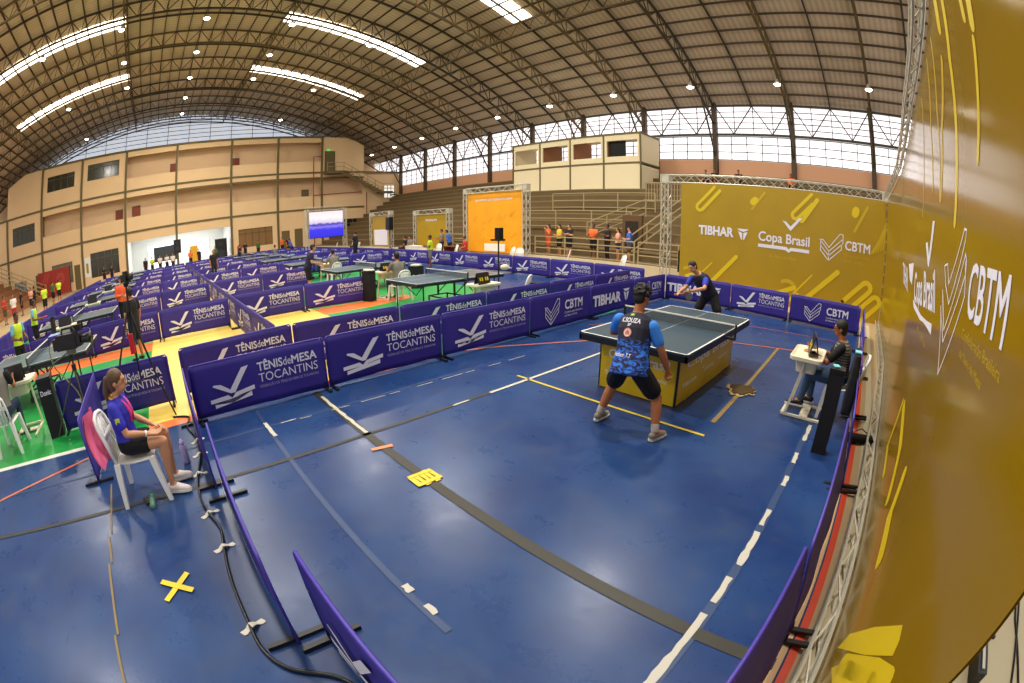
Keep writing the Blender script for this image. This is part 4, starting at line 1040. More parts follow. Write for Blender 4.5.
def hall_table(x, y, label, rot=0):
    r = empty('table_tennis_table', (x, y, 0), rot, label, 'table', 'tables on the other courts')
    link_obj('tabletop', TOPH, r); link_obj('apron', APR, r)
    for sx in (-1, 1):
        for sy in (-1, 1): link_obj('leg', LEGm, r, (sx*.62, sy*1.12, 0))
    link_obj('brace', BRm, r, (.6, .55, 0)); link_obj('brace', BRm, r, (-.6, -.55, 0)); link_obj('undercarriage', UCm, r)
    net_parts(r, -Wd/2, Wd/2, .76)
    return r
LX = [-3.42, -8.5, -13.6, -18.7, -23.8, -28.9, -34.0]; RX = [-3.68, -8.5, -13.6, -18.7, -23.8, -28.9, -34.0]
for i, x in enumerate(LX): hall_table(x, -3.35-.05*i, 'blue-topped tennis table on the left courts, %s one back' % ORD[i])
for i, x in enumerate(RX): hall_table(x, 6.78, 'blue-topped tennis table on the right courts, %s one back' % ORD[i])

# referee desks, chairs ----------------------------------------------------
def chair_shell(mb):      # monobloc plastic chair, seat centre at origin, facing +Y
    sd = []
    for j in range(7):
        t = j/6; y = .22-.44*t; w = .21-.015*t; sd.append([(w*x, y, .44-.02*math.sin(PI*t)-.012*(1-x*x)+zz) for zz, xs_ in ((0, (-1, -.5, 0, .5, 1)), (-.015, (1, .5, 0, -.5, -1))) for x in xs_])
    mb.loft(sd)
def chair_back(mb):
    bk = []
    for j in range(9):
        t = j/8; z = .44+.40*t; w = .195*(1-.18*t**3); y0 = -.215-.10*t
        bk.append([(w*x, y0-.02*(x*x)*-1-.0+yy_, z+(.0 if abs(x) < .9 else -.03*t)) for yy_, xs_ in ((.0, (-1, -.55, 0, .55, 1)), (-.014, (1, .55, 0, -.55, -1))) for x in xs_])
    mb.loft(bk)
def chair_mesh():
    out = {}
    m = MB(); chair_shell(m); out['seat'] = m.mesh('seat', white_plastic, True)
    m = MB()
    m.tube([(-.19, -.205, .43), (-.19, -.25, .62), (-.175, -.30, .78), (-.12, -.325, .85), (0, -.335, .87), (.12, -.325, .85), (.175, -.30, .78), (.19, -.25, .62), (.19, -.205, .43)], .022, 6)
    for x in (-.12, -.06, 0, .06, .12): m.bar((x, -.215, .43), (x*.9, -.33, .86), .045, .01)
    m.bar((-.18, -.27, .66), (.18, -.27, .66), .02, .05)
    out['backrest'] = m.mesh('backrest', white_plastic, True)
    for nm_, sx, sy in (('a', -1, 1), ('b', 1, 1), ('c', -1, -1), ('d', 1, -1)):
        m = MB(); x, y = .19*sx, .2*sy; ex, ey = .25*sx, .26*sy
        m.loft([[(x-.035, y-.035, .435), (x+.035, y-.035, .435), (x+.035, y+.035, .435), (x-.035, y+.035, .435)], [(ex-.022, ey-.022, 0), (ex+.022, ey-.022, 0), (ex+.022, ey+.022, 0), (ex-.022, ey+.022, 0)]])
        out['leg'+nm_] = m.mesh('leg', white_plastic)
    return out
CH = chair_mesh()
def plastic_chair(x, y, rzz, label, z=0, group=None, s=1):
    r = empty('plastic_chair', (x, y, z), rzz, label, 'chair', group); r.scale = (s, s, s)
    for k, me in CH.items(): link_obj(k[:3] if k.startswith('leg') else k, me, r)
    return r
# referee desk: ivory tray on slanted legs joined to a chair
def referee_desk(x, y, rzz, label, group=None):      # user side is local -Y
    r = empty('referee_desk', (x, y, 0), rzz, label, 'desk', group)
    mb = MB(); rings = []
    def rr_(w, d, z, c=.06, n=4):
        out = []
        for cx, cy, a0 in ((w-c, d-c, 0), (-w+c, d-c, PI/2), (-w+c, -d+c, PI), (w-c, -d+c, 1.5*PI)):
            for k in range(n+1): a = a0+PI/2*k/n; out.append((cx+c*math.cos(a), cy+c*math.sin(a), z))
        return out
    mb.loft([rr_(.33, .20, .74), rr_(.35, .22, .755), rr_(.35, .22, .795), rr_(.34, .21, .80), rr_(.31, .18, .785)]); mb.build('tray', ivory, r, smooth=False)
    mb = MB(); mb.loft([rr_(.20, .13, .58, .04), rr_(.23, .15, .735, .04)]); mb.build('storage_box', ivory, r)
    for s_ in (-1, 1):
        mb = MB(); mb.bar((.24*s_, .02, .72), (.24*s_, .16, .035), .035, .03); mb.build('leg', ivory, r)
    mb = MB()
    mb.bar((-.24, .20, .025), (.24, .20, .025), .04, .03); mb.bar((-.24, .20, .025), (-.24, -.42, .025), .035, .03); mb.bar((.24, .20, .025), (.24, -.42, .025), .035, .03); mb.bar((-.24, -.1, .03), (.24, -.1, .03), .12, .02); mb.build('base_frame', ivory, r)
    return r
def scoreboard(x, y, z, rzz, label, group=None, cards=True):     # digits face local -Y and +Y
    r = empty('scoreboard', (x, y, z), rzz, label, 'scoreboard', group)
    mb = MB()
    for s_ in (-1, 1): mb.add([(-.21, s_*.07, 0), (.21, s_*.07, 0), (.21, s_*.01, .24), (-.21, s_*.01, .24), (-.21, s_*.06, 0), (.21, s_*.06, 0), (.21, 0, .235), (-.21, 0, .235)], [(0, 1, 2, 3), (7, 6, 5, 4), (0, 4, 5, 1), (3, 2, 6, 7), (0, 3, 7, 4), (1, 5, 6, 2)])
    mb.build('cover', black_pl, r)
    if not cards: return r
    mb = MB()
    for s_ in (-1, 1):
        for x_ in (-.13, -.06, .06, .13):
            a = Vector((x_, s_*.058, .06)); mb.box(a+Vector((0, -s_*.012, .045)), (.04, .004, .075), Matrix.Rotation(s_*.245, 3, 'X'))
    mb.build('number_card', mat('score_card', '#d6c01c', .5), r)
    return r
def pose_box(x, y, rzz, label, txt='DONIC'):         # black towel stand
    r = empty('towel_box', (x, y, 0), rzz, label, 'towel box')
    mb = MB(); 
    mb.loft([[(-.15, -.13, 0), (.15, -.13, 0), (.15, .13, 0), (-.15, .13, 0)], [(-.15, -.13, .82), (.15, -.13, .82), (.15, .13, .82), (-.15, .13, .82)]]); mb.build('body', black_cloth, r)
    mb = MB(); mb.bb((-.155, -.135, .82), (.155, .135, .86)); mb.build('rim', black_pl, r)
    return r

# ================================================================== people
def V3(*a): return Vector(a)
def add_remesh(o, vox, smooth=3):
    m = o.modifiers.new('remesh', 'REMESH'); m.mode = 'VOXEL'; m.voxel_size = vox; m.use_smooth_shade = True
    if smooth:
        s_ = o.modifiers.new('smooth', 'SMOOTH'); s_.iterations = smooth; s_.factor = .5
def hand(mb, w, d, nrm, side, curl=.5, f=1.0, grip=False):
    """palm + 4 fingers + thumb; d: direction of the hand, nrm: palm normal (the way fingers curl), side: lateral axis toward the thumb"""
    d = d.normalized(); side = (side-d*side.dot(d)).normalized(); nrm = d.cross(side); 
    if nrm.dot(nrm) < .1: return
    r = .0105*f
    offs = [.030, .010, -.010, -.029]; Ls = [.068, .076, .070, .055]
    for o_ in (.026, .008, -.008, -.024): mb.cone(w+side*o_*.6*f, .014*f, w+d*.085*f+side*o_*f, .0125*f, 8)
    for o_, L_ in zip(offs, Ls):
        k = w+d*.088*f+side*o_*f; a = curl
        d1 = (d*math.cos(a*.8)+nrm*math.sin(a*.8)); d2 = (d*math.cos(a*1.9)+nrm*math.sin(a*1.9))
        p1 = k+d1*L_*.52*f; p2 = p1+d2*L_*.48*f
        mb.cone(k, r, p1, r*.92, 8); mb.cone(p1, r*.92, p2, r*.8, 8)
    tb = w+d*.025*f+side*.024*f; t1 = tb+(d*.75+side*.65+nrm*.15).normalized()*.035*f; t2 = t1+(d*.9+side*.1+nrm*(.2+curl*.5)).normalized()*.030*f
    mb.cone(tb, r*1.25, t1, r*1.1, 8); mb.cone(t1, r*1.1, t2, r*.9, 8)
def head_parts(c, fwd, up, s=1.0):
    fwd = fwd.normalized(); up = (up-fwd*up.dot(fwd)).normalized(); sd = fwd.cross(up)
    R = Matrix((sd, fwd, up)).transposed()
    return fwd, up, sd, R
def person(name_, loc, rz_, J, label, skin, shirt, shorts, hair, vox=.012, shoes=None, sleeve=.55, leg_cover=.9, socks=None, fem=False, bulk=1.0, hs=1.0, face=None, headup=None, group=None,
           hairstyle='short', sleeve_mat=None, hand_l=None, hand_r=None, shirt_extra=None, collar=None, z=0, scale=1.0, simple=False, low=0):
    r = empty('person', (loc[0], loc[1], z), rz_, label, 'person', group); r.scale = (scale,)*3
    J = {k: Vector(v) for k, v in J.items()}
    pel, che, nek, hd = J['pelvis'], J['chest'], J['neck'], J['head']
    side = (J['shR']-J['shL']).normalized(); b = bulk; n_ = 8 if simple else 12
    def spine(t): return pel.lerp(che, t*2) if t < .5 else che.lerp(nek, t*2-1)
    def torso(mb, prof, g=0):
        rings = []
        for t, hw, hdp in prof:
            tt = min(1, max(0, t)); p = spine(tt)
            tan = (spine(min(1, tt+.12))-spine(max(0, tt-.12))).normalized()
            p = p+tan*((t-tt)*(nek-pel).length)
            hips = (J['hipR']-J['hipL']).normalized(); sd_ = hips.lerp(side, min(1, max(0, tt))).normalized(); sd_ = (sd_-tan*sd_.dot(tan)).normalized(); fw = tan.cross(sd_)
            rings.append([p+sd_*math.copysign(abs(math.cos(a))**.85, math.cos(a))*(hw*b+g)+fw*math.copysign(abs(math.sin(a))**.9, math.sin(a))*(hdp*b+g) for a in [2*PI*k/16 for k in range(16)]])
        mb.loft(rings)
    prof = [(-.16, .11, .085), (-.08, .155, .11), (.05, .165, .12), (.28, .138 if not fem else .122, .102), (.5, .150, .112), (.70, .168, .118), (.86, .160, .10), (.95, .11, .075), (1.02, .06, .055)]
    mb = MB(); torso(mb, prof)
    # limbs
    for s_ in 'LR':
        sh, el, wr = J['sh'+s_], J['el'+s_], J['wr'+s_]; hp, kn, an, to = J['hip'+s_], J['knee'+s_], J['ank'+s_], J['toe'+s_]
        mb.cone(sh, .052*b, el, .038*b, n_); mb.cone(el, .038*b, el.lerp(wr, .3), .040*b, n_); mb.cone(el.lerp(wr, .3), .040*b, wr, .025*b, n_)
        mb.cone(hp, .088*b, kn, .056*b, n_); mb.cone(kn, .054*b, kn.lerp(an, .3), .057*b, n_); mb.cone(kn.lerp(an, .3), .057*b, an, .034*b, n_)
        mb.cone(an, .036*b, to, .03, n_)
        h_ = hand_l if s_ == 'L' else hand_r
        dd = (wr-el).normalized()
        if h_: hand(mb, wr, Vector(h_[0]), None, Vector(h_[1]), h_[2], min(1.2, max(1.0, vox/.0085*.9)))
        else:
            ax = side*(1 if s_ == 'L' else -1); fdir = ax.cross(dd); th = Vector((0, 1, 0)); th = th if abs(th.dot(dd)) < .8 else Vector((0, 0, 1))
            hand(mb, wr, dd, None, th*1.0, .5, min(1.2, max(1.0, vox/.0085*.8)))
    fw = Vector(face) if face else Vector((0, 1, 0)); up = Vector(headup) if headup else (hd-nek).normalized()
    fw, up, sd, R = head_parts(hd, fw, up)
    mb.cone(nek-up*.03, .056*b, hd-up*.05-fw*.01, .052*b, n_)
    q = hs
    mb.ell(hd+up*.018*q-fw*.008*q, (.074*q, .092*q, .096*q), R, 14, 10)
    mb.ell(hd-up*.040*q+fw*.018*q, (.056*q, .066*q, .068*q), R, 12, 8)
    mb.cone(hd+up*.012*q+fw*.080*q, .010*q, hd-up*.022*q+fw*.098*q, .0145*q, 6)
    mb.ell(hd-up*.060*q+fw*.074*q, (.024*q, .012*q, .012*q), R, 8, 6)
    mb.cone(hd+up*.032*q+fw*.078*q-sd*.028*q, .011*q, hd+up*.032*q+fw*.078*q+sd*.028*q, .011*q, 6)
    for k in (-1, 1): mb.ell(hd-up*.004*q+sd*k*.074*q-fw*.012*q, (.012*q, .020*q, .030*q), R, 8, 6)
    bo = mb.build('body', skin, r); add_remesh(bo, vox, 2)
    if vox < .012:
        for k in (-1, 1):
            e = MB(); e.ell(hd+up*.014*q+fw*.082*q+sd*k*.029*q, (.012*q, .007*q, .0065*q), R, 8, 6); e.build('eye', mat('eye_dark', '#1c1512', .3), r, smooth=True)
    # hair
    mb = MB()
    if hairstyle != 'bald':
        mb.ell(hd+up*.036*q-fw*.020*q, (.084*q, .096*q, .092*q), R, 14, 10); mb.ell(hd-up*.01*q-fw*.045*q, (.074*q, .062*q, .085*q), R, 12, 8)
        if hairstyle == 'wild':
            rr = random.Random(2)
            for k in range(70):
                a = rr.uniform(0, 2*PI); e_ = rr.uniform(-.3, 1.45); p = hd+up*.035*q-fw*.02*q+(sd*math.cos(a)*math.cos(e_)+fw*math.sin(a)*math.cos(e_)*.95+up*math.sin(e_))*.090*q
                if (p-hd).dot(fw) < .055*q: mb.ell(p+up*rr.uniform(-.005, .012), (.016*q, .016*q, .030*q), Matrix.Rotation(rr.uniform(-1, 1), 3, 'X') @ Matrix.Rotation(rr.uniform(-1, 1), 3, 'Y'), 7, 5)
        if hairstyle == 'pony':
            a0 = hd+up*.03*q-fw*.10*q
            mb.cone(a0+fw*.03*q, .04*q, a0-fw*.02*q-up*.01*q, .03*q, 8); mb.cone(a0-fw*.02*q, .036*q, a0-fw*.045*q-up*.12*q, .042*q, 8); mb.cone(a0-fw*.045*q-up*.12*q, .042*q, a0-fw*.03*q-up*.26*q, .018*q, 8)
        if hairstyle == 'long':
            mb.cone(hd-fw*.06*q, .07*q, hd-fw*.09*q-up*.2*q, .06*q, 8)
        if hairstyle == 'cap': mb.cone(hd+up*.06*q+fw*.05*q, .055*q, hd+up*.045*q+fw*.13*q, .03*q, 8)
        ho = mb.build('hair' if hairstyle != 'cap' else 'cap', hair, r); add_remesh(ho, max(vox, .008), 2)
    # shirt
    mb = MB(); torso(mb, ([(-.10-low, .196, .160), (-.10, .192, .155), (.04, .185, .145)] if low else [(-.10, .165, .128), (.04, .172, .132)])+[ (.28, .158 if not fem else .142, .118), (.5, .163, .124), (.70, .178, .128), (.86, .168, .108), (.95, .115, .083), (1.0, .075, .068)], .008)
    sl = MB()
    for s_ in 'LR':
        sh, el, wr = J['sh'+s_], J['el'+s_], J['wr'+s_]
        tgt = sl if sleeve_mat else mb
        if sleeve <= 1: tgt.cone(sh, .062*b+.006, sh.lerp(el, sleeve), .054*b+.006, n_)
        else: tgt.cone(sh, .062*b+.006, el, .05*b+.006, n_); tgt.cone(el, .05*b+.006, el.lerp(wr, sleeve-1), .038*b+.006, n_)
        if sleeve_mat: mb.cone(sh.lerp(spine(.86), .35), .058*b, sh.lerp(spine(.86), .6), .06*b, n_)
    so = mb.build('shirt', shirt, r); add_remesh(so, vox*1.1, 3)
    if sleeve_mat: o = sl.build('sleeves', sleeve_mat, r); add_remesh(o, vox*1.1, 3); o['kind'] = 'thing'; del o['kind']
    # shorts / trousers
    mb = MB(); torso(mb, [(-.20, .12, .095), (-.10, .168, .128), (.04, .172, .130), (.14, .160, .122)], .010)
    for s_ in 'LR':
        hp, kn, an = J['hip'+s_], J['knee'+s_], J['ank'+s_]
        if leg_cover <= 1: mb.cone(hp, .102*b, hp.lerp(kn, leg_cover), .096*b, n_)
        else: mb.cone(hp, .098*b, kn, .066*b, n_); mb.cone(kn, .066*b, kn.lerp(an, leg_cover-1), .050*b, n_)
    o = mb.build('shorts' if leg_cover < 1.3 else 'trousers', shorts, r); add_remesh(o, vox*1.1, 3)
    # shoes
    sm = shoes or black_pl
    for s_ in 'LR':
        an, to, kn = J['ank'+s_], J['toe'+s_], J['knee'+s_]; d = (to-an); dz = d.copy(); dz.z = 0; dz.normalize()
        base = Vector((0, 0, min(an.z, to.z)-.06))
        mb = MB(); hl_ = an-dz*.035; mb.cone(hl_+V3(0, 0, -.025), .040, an+dz*.06+V3(0, 0, -.030), .042, 10); mb.cone(an+dz*.06+V3(0, 0, -.035), .042, Vector((an+dz*.165).to_tuple())+V3(0, 0, -.052+min(0, to.z-an.z+.045)), .033, 10)
        o = mb.build('shoe', sm, r); add_remesh(o, max(vox, .007), 2)
        if vox < .012:
            mb = MB(); zz = an.z-.078; pr = [(-.078, .0), (-.06, .032), (0, .040), (.10, .046), (.17, .040), (.20, .015), (.20, -.015), (.17, -.040), (.10, -.046), (0, -.040), (-.06, -.032)]
            sdx = dz.cross(V3(0, 0, 1)); mb.loft([[Vector((an.x, an.y, zz+h))+dz*a_*(1 if h < .01 else .98)+sdx*b_*.97 for a_, b_ in pr] for h in (0, .022)]); mb.build('sole', mat('sole_white', '#e6e2d6', .5), o)
        if socks: mb = MB(); mb.cone(an.lerp(kn, .06), .041*b, an.lerp(kn, .22), .044*b, 10); o = mb.build('sock', socks, r); add_remesh(o, max(vox, .008), 2)
    return r, J, (fw, up, sd)
def stand_pose(h=1.0, arms='down', lean=0.0, legs=.10, turn=0):
    J = dict(pelvis=(0, 0, .95), chest=(0, .01, 1.18), neck=(0, -.0, 1.46), head=(0, .02, 1.62), shL=(-.19, 0, 1.40), shR=(.19, 0, 1.40), hipL=(-.09, 0, .92), hipR=(.09, 0, .92),
             kneeL=(-legs, .02, .50), kneeR=(legs, .02, .50), ankL=(-legs-.01, -.02, .08), ankR=(legs+.01, -.02, .08), toeL=(-legs-.02, .12, .035), toeR=(legs+.02, .12, .035))
    if arms == 'down': J.update(elL=(-.25, -.02, 1.12), elR=(.25, -.02, 1.12), wrL=(-.25, .06, .88), wrR=(.25, .06, .88))
    if arms == 'front': J.update(elL=(-.24, .02, 1.13), elR=(.24, .02, 1.13), wrL=(-.10, .24, 1.12), wrR=(.12, .25, 1.16))
    if arms == 'cross': J.update(elL=(-.25, .06, 1.15), elR=(.25, .06, 1.15), wrL=(.08, .19, 1.20), wrR=(-.08, .19, 1.24))
    if arms == 'paddle': J.update(elL=(-.25, .06, 1.15), elR=(.26, .06, 1.14), wrL=(-.16, .28, 1.10), wrR=(.20, .32, 1.12))
    if arms == 'rail': J.update(elL=(-.25, .10, 1.17), elR=(.25, .10, 1.17), wrL=(-.16, .33, 1.08), wrR=(.16, .33, 1.08))
    if arms == 'up': J.update(elL=(-.28, .08, 1.18), elR=(.28, .08, 1.18), wrL=(-.10, .20, 1.44), wrR=(.10, .20, 1.44))
    if lean:
        for k in list(J):
            if k in ('chest', 'neck', 'head') or k[:2] in ('sh', 'el', 'wr'):
                x, y, z_ = J[k]; a = lean; zz = z_-.95; J[k] = (x, y*math.cos(a)+zz*math.sin(a)-.05, .95+zz*math.cos(a)-y*math.sin(a)*.5)
        for k in ('pelvis', 'hipL', 'hipR'): x, y, z_ = J[k]; J[k] = (x, y-.10*lean, z_-.03)
    return J
def sit_pose(arms='lap', seat=.45, lean=0.0):
    s_ = seat-.45
    J = dict(pelvis=(0, -.05, .56+s_), chest=(0, -.03+.06*lean, .80+s_), neck=(0, -.03+.16*lean, 1.07+s_), head=(0, .02+.2*lean, 1.23+s_), shL=(-.19, -.03+.14*lean, 1.01+s_), shR=(.19, -.03+.14*lean, 1.01+s_), hipL=(-.09, -.03, .54+s_), hipR=(.09, -.03, .54+s_),
             kneeL=(-.12, .38, .53+s_), kneeR=(.12, .38, .53+s_), ankL=(-.12, .36, .10), ankR=(.12, .38, .10), toeL=(-.13, .50, .04), toeR=(.13, .52, .04))
    if arms == 'lap': J.update(elL=(-.25, .0, .76+s_), elR=(.25, .0, .76+s_), wrL=(-.12, .22, .68+s_), wrR=(.12, .22, .68+s_))
    if arms == 'desk': J.update(elL=(-.26, .12, .82+s_), elR=(.26, .12, .82+s_), wrL=(-.15, .38, .86+s_), wrR=(.15, .38, .86+s_))
    return J
navy = mat('navy_shirt', '#14172c', .8); blk_shorts = mat('black_shorts', '#0c0c10', .85); gray_sock = mat('grey_sock', '#b9b4ad', .9)

# ---- near player -------------------------------------------------------
def camo_shirt():
    m = bpy.data.materials.new('navy_blue_camo_shirt'); m.use_nodes = True; nt = m.node_tree; b = nt.nodes['Principled BSDF']; b.inputs['Roughness'].default_value = .75
    tc = nt.nodes.new('ShaderNodeTexCoord'); sp = nt.nodes.new('ShaderNodeSeparateXYZ'); n = nt.nodes.new('ShaderNodeTexNoise'); n.inputs['Scale'].default_value = 9; n.inputs['Detail'].default_value = 5; n.inputs['Distortion'].default_value = 2.2
    mp = nt.nodes.new('ShaderNodeMapping'); mp.inputs['Scale'].default_value = (1, 1, 2.2)
    cr = nt.nodes.new('ShaderNodeValToRGB'); e = cr.color_ramp.elements; e[0].position = .42; e[0].color = lin('#12152e'); e[1].position = .62; e[1].color = lin('#2f7fe8'); k = e.new(.50); k.color = lin('#1b3f9e')
    mr = nt.nodes.new('ShaderNodeMapRange'); mr.inputs['From Min'].default_value = .98; mr.inputs['From Max'].default_value = .84
    n2 = nt.nodes.new('ShaderNodeMath'); n2.operation = 'MULTIPLY_ADD'; n2.inputs[1].default_value = .22; 
    mx = nt.nodes.new('ShaderNodeMix'); mx.data_type = 'RGBA'; mx.inputs['A'].default_value = lin('#171a30')
    L_ = nt.links.new
    L_(tc.outputs['Object'], sp.inputs[0]); L_(tc.outputs['Object'], mp.inputs[0]); L_(mp.outputs[0], n.inputs['Vector']); L_(n.outputs['Fac'], cr.inputs[0])
    L_(n.outputs['Fac'], n2.inputs[0]); L_(sp.outputs['Z'], n2.inputs[2]); n2.inputs[1].default_value = -.2
    L_(n2.outputs[0], mr.inputs['Value']); mr.inputs['From Min'].default_value = .93; mr.inputs['From Max'].default_value = .85
    L_(mr.outputs[0], mx.inputs['Factor']); L_(cr.outputs[0], mx.inputs['B']); L_(mx.outputs['Result'], b.inputs['Base Color']); return m
PX, PY = 3.50, 3.86
def pl(x, y, z): return (x-PX, y-PY, z)
J = dict(pelvis=pl(3.49, 3.78, .74), chest=pl(3.46, 3.87, .97), neck=pl(3.42, 3.98, 1.23), head=pl(3.42, 4.06, 1.40), shL=pl(3.21, 3.97, 1.14), shR=pl(3.63, 3.94, 1.13),
         elL=pl(3.06, 4.08, .96), wrL=pl(3.15, 4.30, .93), elR=pl(3.75, 3.95, .90), wrR=pl(3.80, 4.03, .70),
         hipL=pl(3.38, 3.78, .71), hipR=pl(3.60, 3.77, .71), kneeL=pl(3.20, 3.93, .41), kneeR=pl(3.76, 3.92, .41), ankL=pl(3.13, 3.80, .09), ankR=pl(3.86, 3.77, .09), toeL=pl(3.13, 3.94, .04), toeR=pl(3.89, 3.91, .04))
r, J, hf = person('p', (PX, PY), 0, J, 'table tennis player seen from behind in navy and blue shirt and black shorts', skin_a, camo_shirt(), blk_shorts, hair_k, vox=.0075, sleeve=.62, leg_cover=.72, socks=gray_sock,
       shoes=mat('player_shoe', '#8d8c84', .6, noise=.9, scale=14), face=(.25, .9, -.25), sleeve_mat=mat('bright_blue_sleeve', '#2f82e6', .7), hairstyle='wild', bulk=1.07, low=.11,
       hand_r=((-.1, .12, -1), (.1, 1, .1), 1.3))
# shirt print on the back, wrapped on the shirt
def wrap(o, target, off=.004):
    m = o.modifiers.new('wrap', 'SHRINKWRAP'); m.target = target; m.wrap_method = 'PROJECT'; m.use_project_z = True; m.use_negative_direction = True; m.use_positive_direction = True; m.offset = off; m.project_limit = .4
shirt_o = [c for c in r.children if c.name.startswith('shirt')][0]
cen = (J['chest']+J['neck'])/2; upv = (J['neck']-J['chest']).normalized(); sdv = (J['shR']-J['shL']).normalized(); nv = sdv.cross(upv).normalized()   # points back toward the camera
MB_ = Matrix(((sdv.x, upv.x, nv.x, 0), (sdv.y, upv.y, nv.y, 0), (sdv.z, upv.z, nv.z, 0), (0, 0, 0, 1)))
def back_print(mb, name, m_, up0, off=.0, back=.17):
    o = mb.build(name, m_, r); M_ = MB_.copy(); p = cen+upv*up0+nv*back
    M_.translation = p; o.matrix_local = M_
    s_ = o.modifiers.new('wrap', 'SHRINKWRAP'); s_.target = shirt_o; s_.wrap_method = 'PROJECT'; s_.use_project_z = True; s_.use_project_x = False; s_.use_project_y = False; s_.use_negative_direction = True; s_.use_positive_direction = False; s_.wrap_mode = 'ABOVE_SURFACE'; s_.offset = .004+off
    return o
mb = MB(); put_text(mb, 'K.SOUZA', -.108, .022, size=.068, bold=.03, width=.222); put_text(mb, 'SP', -.018, -.018, size=.040, bold=.03, width=.040); put_text(mb, 'Natfoco  T.T', -.105, -.335, size=.055, bold=.02, width=.20)
back_print(mb, 'name_print', white_print, 0)
def disc(x, y, R_, n=24): return [(x+R_*math.cos(2*PI*k/n), y+R_*math.sin(2*PI*k/n)) for k in range(n)]
mb = MB(); poly(mb, disc(0, -.085, .047)); back_print(mb, 'round_badge', mat('badge_white', '#f0ded6', .6), 0)
mb = MB()
for k in range(24):
    a, b_ = 2*PI*k/24, 2*PI*(k+1)/24
    mb.add([(.040*math.cos(a), -.085+.040*math.sin(a), 0), (.046*math.cos(a), -.085+.046*math.sin(a), 0), (.046*math.cos(b_), -.085+.046*math.sin(b_), 0), (.040*math.cos(b_), -.085+.040*math.sin(b_), 0)], [(0, 1, 2, 3)])
poly(mb, [(-.02, -.105), (.02, -.105), (.022, -.08), (.006, -.06), (-.006, -.06), (-.022, -.08)])
back_print(mb, 'badge_figure', mat('badge_orange', '#e0795a', .6), 0, .002)
mb = MB(); mb.add([(-.028, .092, 0), (.022, .092, 0), (.022, .124, 0), (-.028, .124, 0)], [(0, 1, 2, 3)]); back_print(mb, 'flag_patch', mat('flag_green', '#1f9a45', .6), 0)
mb = MB(); poly(mb, [(-.022, .108), (-.003, .096), (.016, .108), (-.003, .120)]); back_print(mb, 'flag_diamond', mat('flag_yellow', '#e6cf2a', .6), 0, .002)
# player's paddle in the hidden left hand is not seen

# ---- far player ----------------------------------------------------------
FX, FY = 2.55, 8.45
def pf(x, y, z): return (-(x-FX), -(y-FY), z)
J = dict(pelvis=pf(2.56, 8.62, .84), chest=pf(2.47, 8.52, 1.04), neck=pf(2.36, 8.38, 1.25), head=pf(2.27, 8.27, 1.385), shR=pf(2.20, 8.44, 1.15), shL=pf(2.55, 8.34, 1.16),
         elR=pf(2.14, 8.28, .96), wrR=pf(2.09, 8.06, .88), elL=pf(2.62, 8.10, 1.02), wrL=pf(2.32, 7.98, .93), hipR=pf(2.46, 8.62, .80), hipL=pf(2.66, 8.60, .80),
         kneeR=pf(2.34, 8.46, .47), kneeL=pf(2.84, 8.46, .47), ankR=pf(2.30, 8.60, .09), ankL=pf(2.90, 8.60, .09), toeR=pf(2.27, 8.46, .04), toeL=pf(2.94, 8.46, .04))
r, J2, hf = person('p', (FX, FY), PI, J, 'player leaning over the far end of the match table, black shirt with blue sleeves', skin_b, mat('black_blue_shirt', '#15152a', .75), blk_shorts, hair_k, vox=.010, sleeve=.6, leg_cover=.7,
       face=(.25, .9, -.35), sleeve_mat=mat('royal_sleeve', '#2536b4', .7), shoes=black_pl, bulk=1.02, hand_r=((.1, .8, -.6), (-.9, .2, .2), .9), hand_l=((.6, .5, -.5), (0, .6, .6), .5))
p = at(688, 296, 7.95, 1); pr = empty('paddle', p+Vector((.02, 0, 0)), 0, 'dark round paddle in the hands of the far player', 'paddle')
mb = MB(); mb.tube([(0, .006, 0), (0, -.006, 0)], .080, 24); mb.build('blade', mat('grey_rubber', '#5a5a60', .6), pr)
mb = MB(); mb.bar((0, 0, .07), (0, .02, .17), .026, .022); mb.build('handle', mat('wood_handle', '#a9743f', .5), pr)

# ---- umpire ----------------------------------------------------------------
UX, UY = 5.60, 5.87
J = dict(pelvis=(0, .02, .53), chest=(0, .03, .75), neck=(0, .06, .99), head=(.0, .12, 1.13), shL=(-.19, .06, .93), shR=(.19, .06, .93), elL=(-.25, .23, .73), elR=(.24, .22, .72), wrL=(-.15, .46, .79), wrR=(.13, .44, .79),
         hipL=(-.09, .05, .51), hipR=(.09, .05, .51), kneeL=(-.13, .44, .50), kneeR=(.14, .42, .48), ankL=(-.12, .52, .13), ankR=(.13, .40, .12), toeL=(-.12, .65, .08), toeR=(.13, .53, .07))
umps = bpy.data.materials.new('grey_stripe_shirt'); umps.use_nodes = True; nt = umps.node_tree; b = nt.nodes['Principled BSDF']; b.inputs['Roughness'].default_value = .8
tc = nt.nodes.new('ShaderNodeTexCoord'); w = nt.nodes.new('ShaderNodeTexWave'); w.bands_direction = 'Z'; w.inputs['Scale'].default_value = 9; w.inputs['Distortion'].default_value = 1.2; cr = nt.nodes.new('ShaderNodeValToRGB'); cr.color_ramp.elements[0].color = lin('#35332f'); cr.color_ramp.elements[1].color = lin('#8f887b')
nt.links.new(tc.outputs['Object'], w.inputs['Vector']); nt.links.new(w.outputs['Fac'], cr.inputs[0]); nt.links.new(cr.outputs[0], b.inputs['Base Color'])
jeans = mat('blue_jeans', '#3a5470', .85, noise=.2, scale=20)
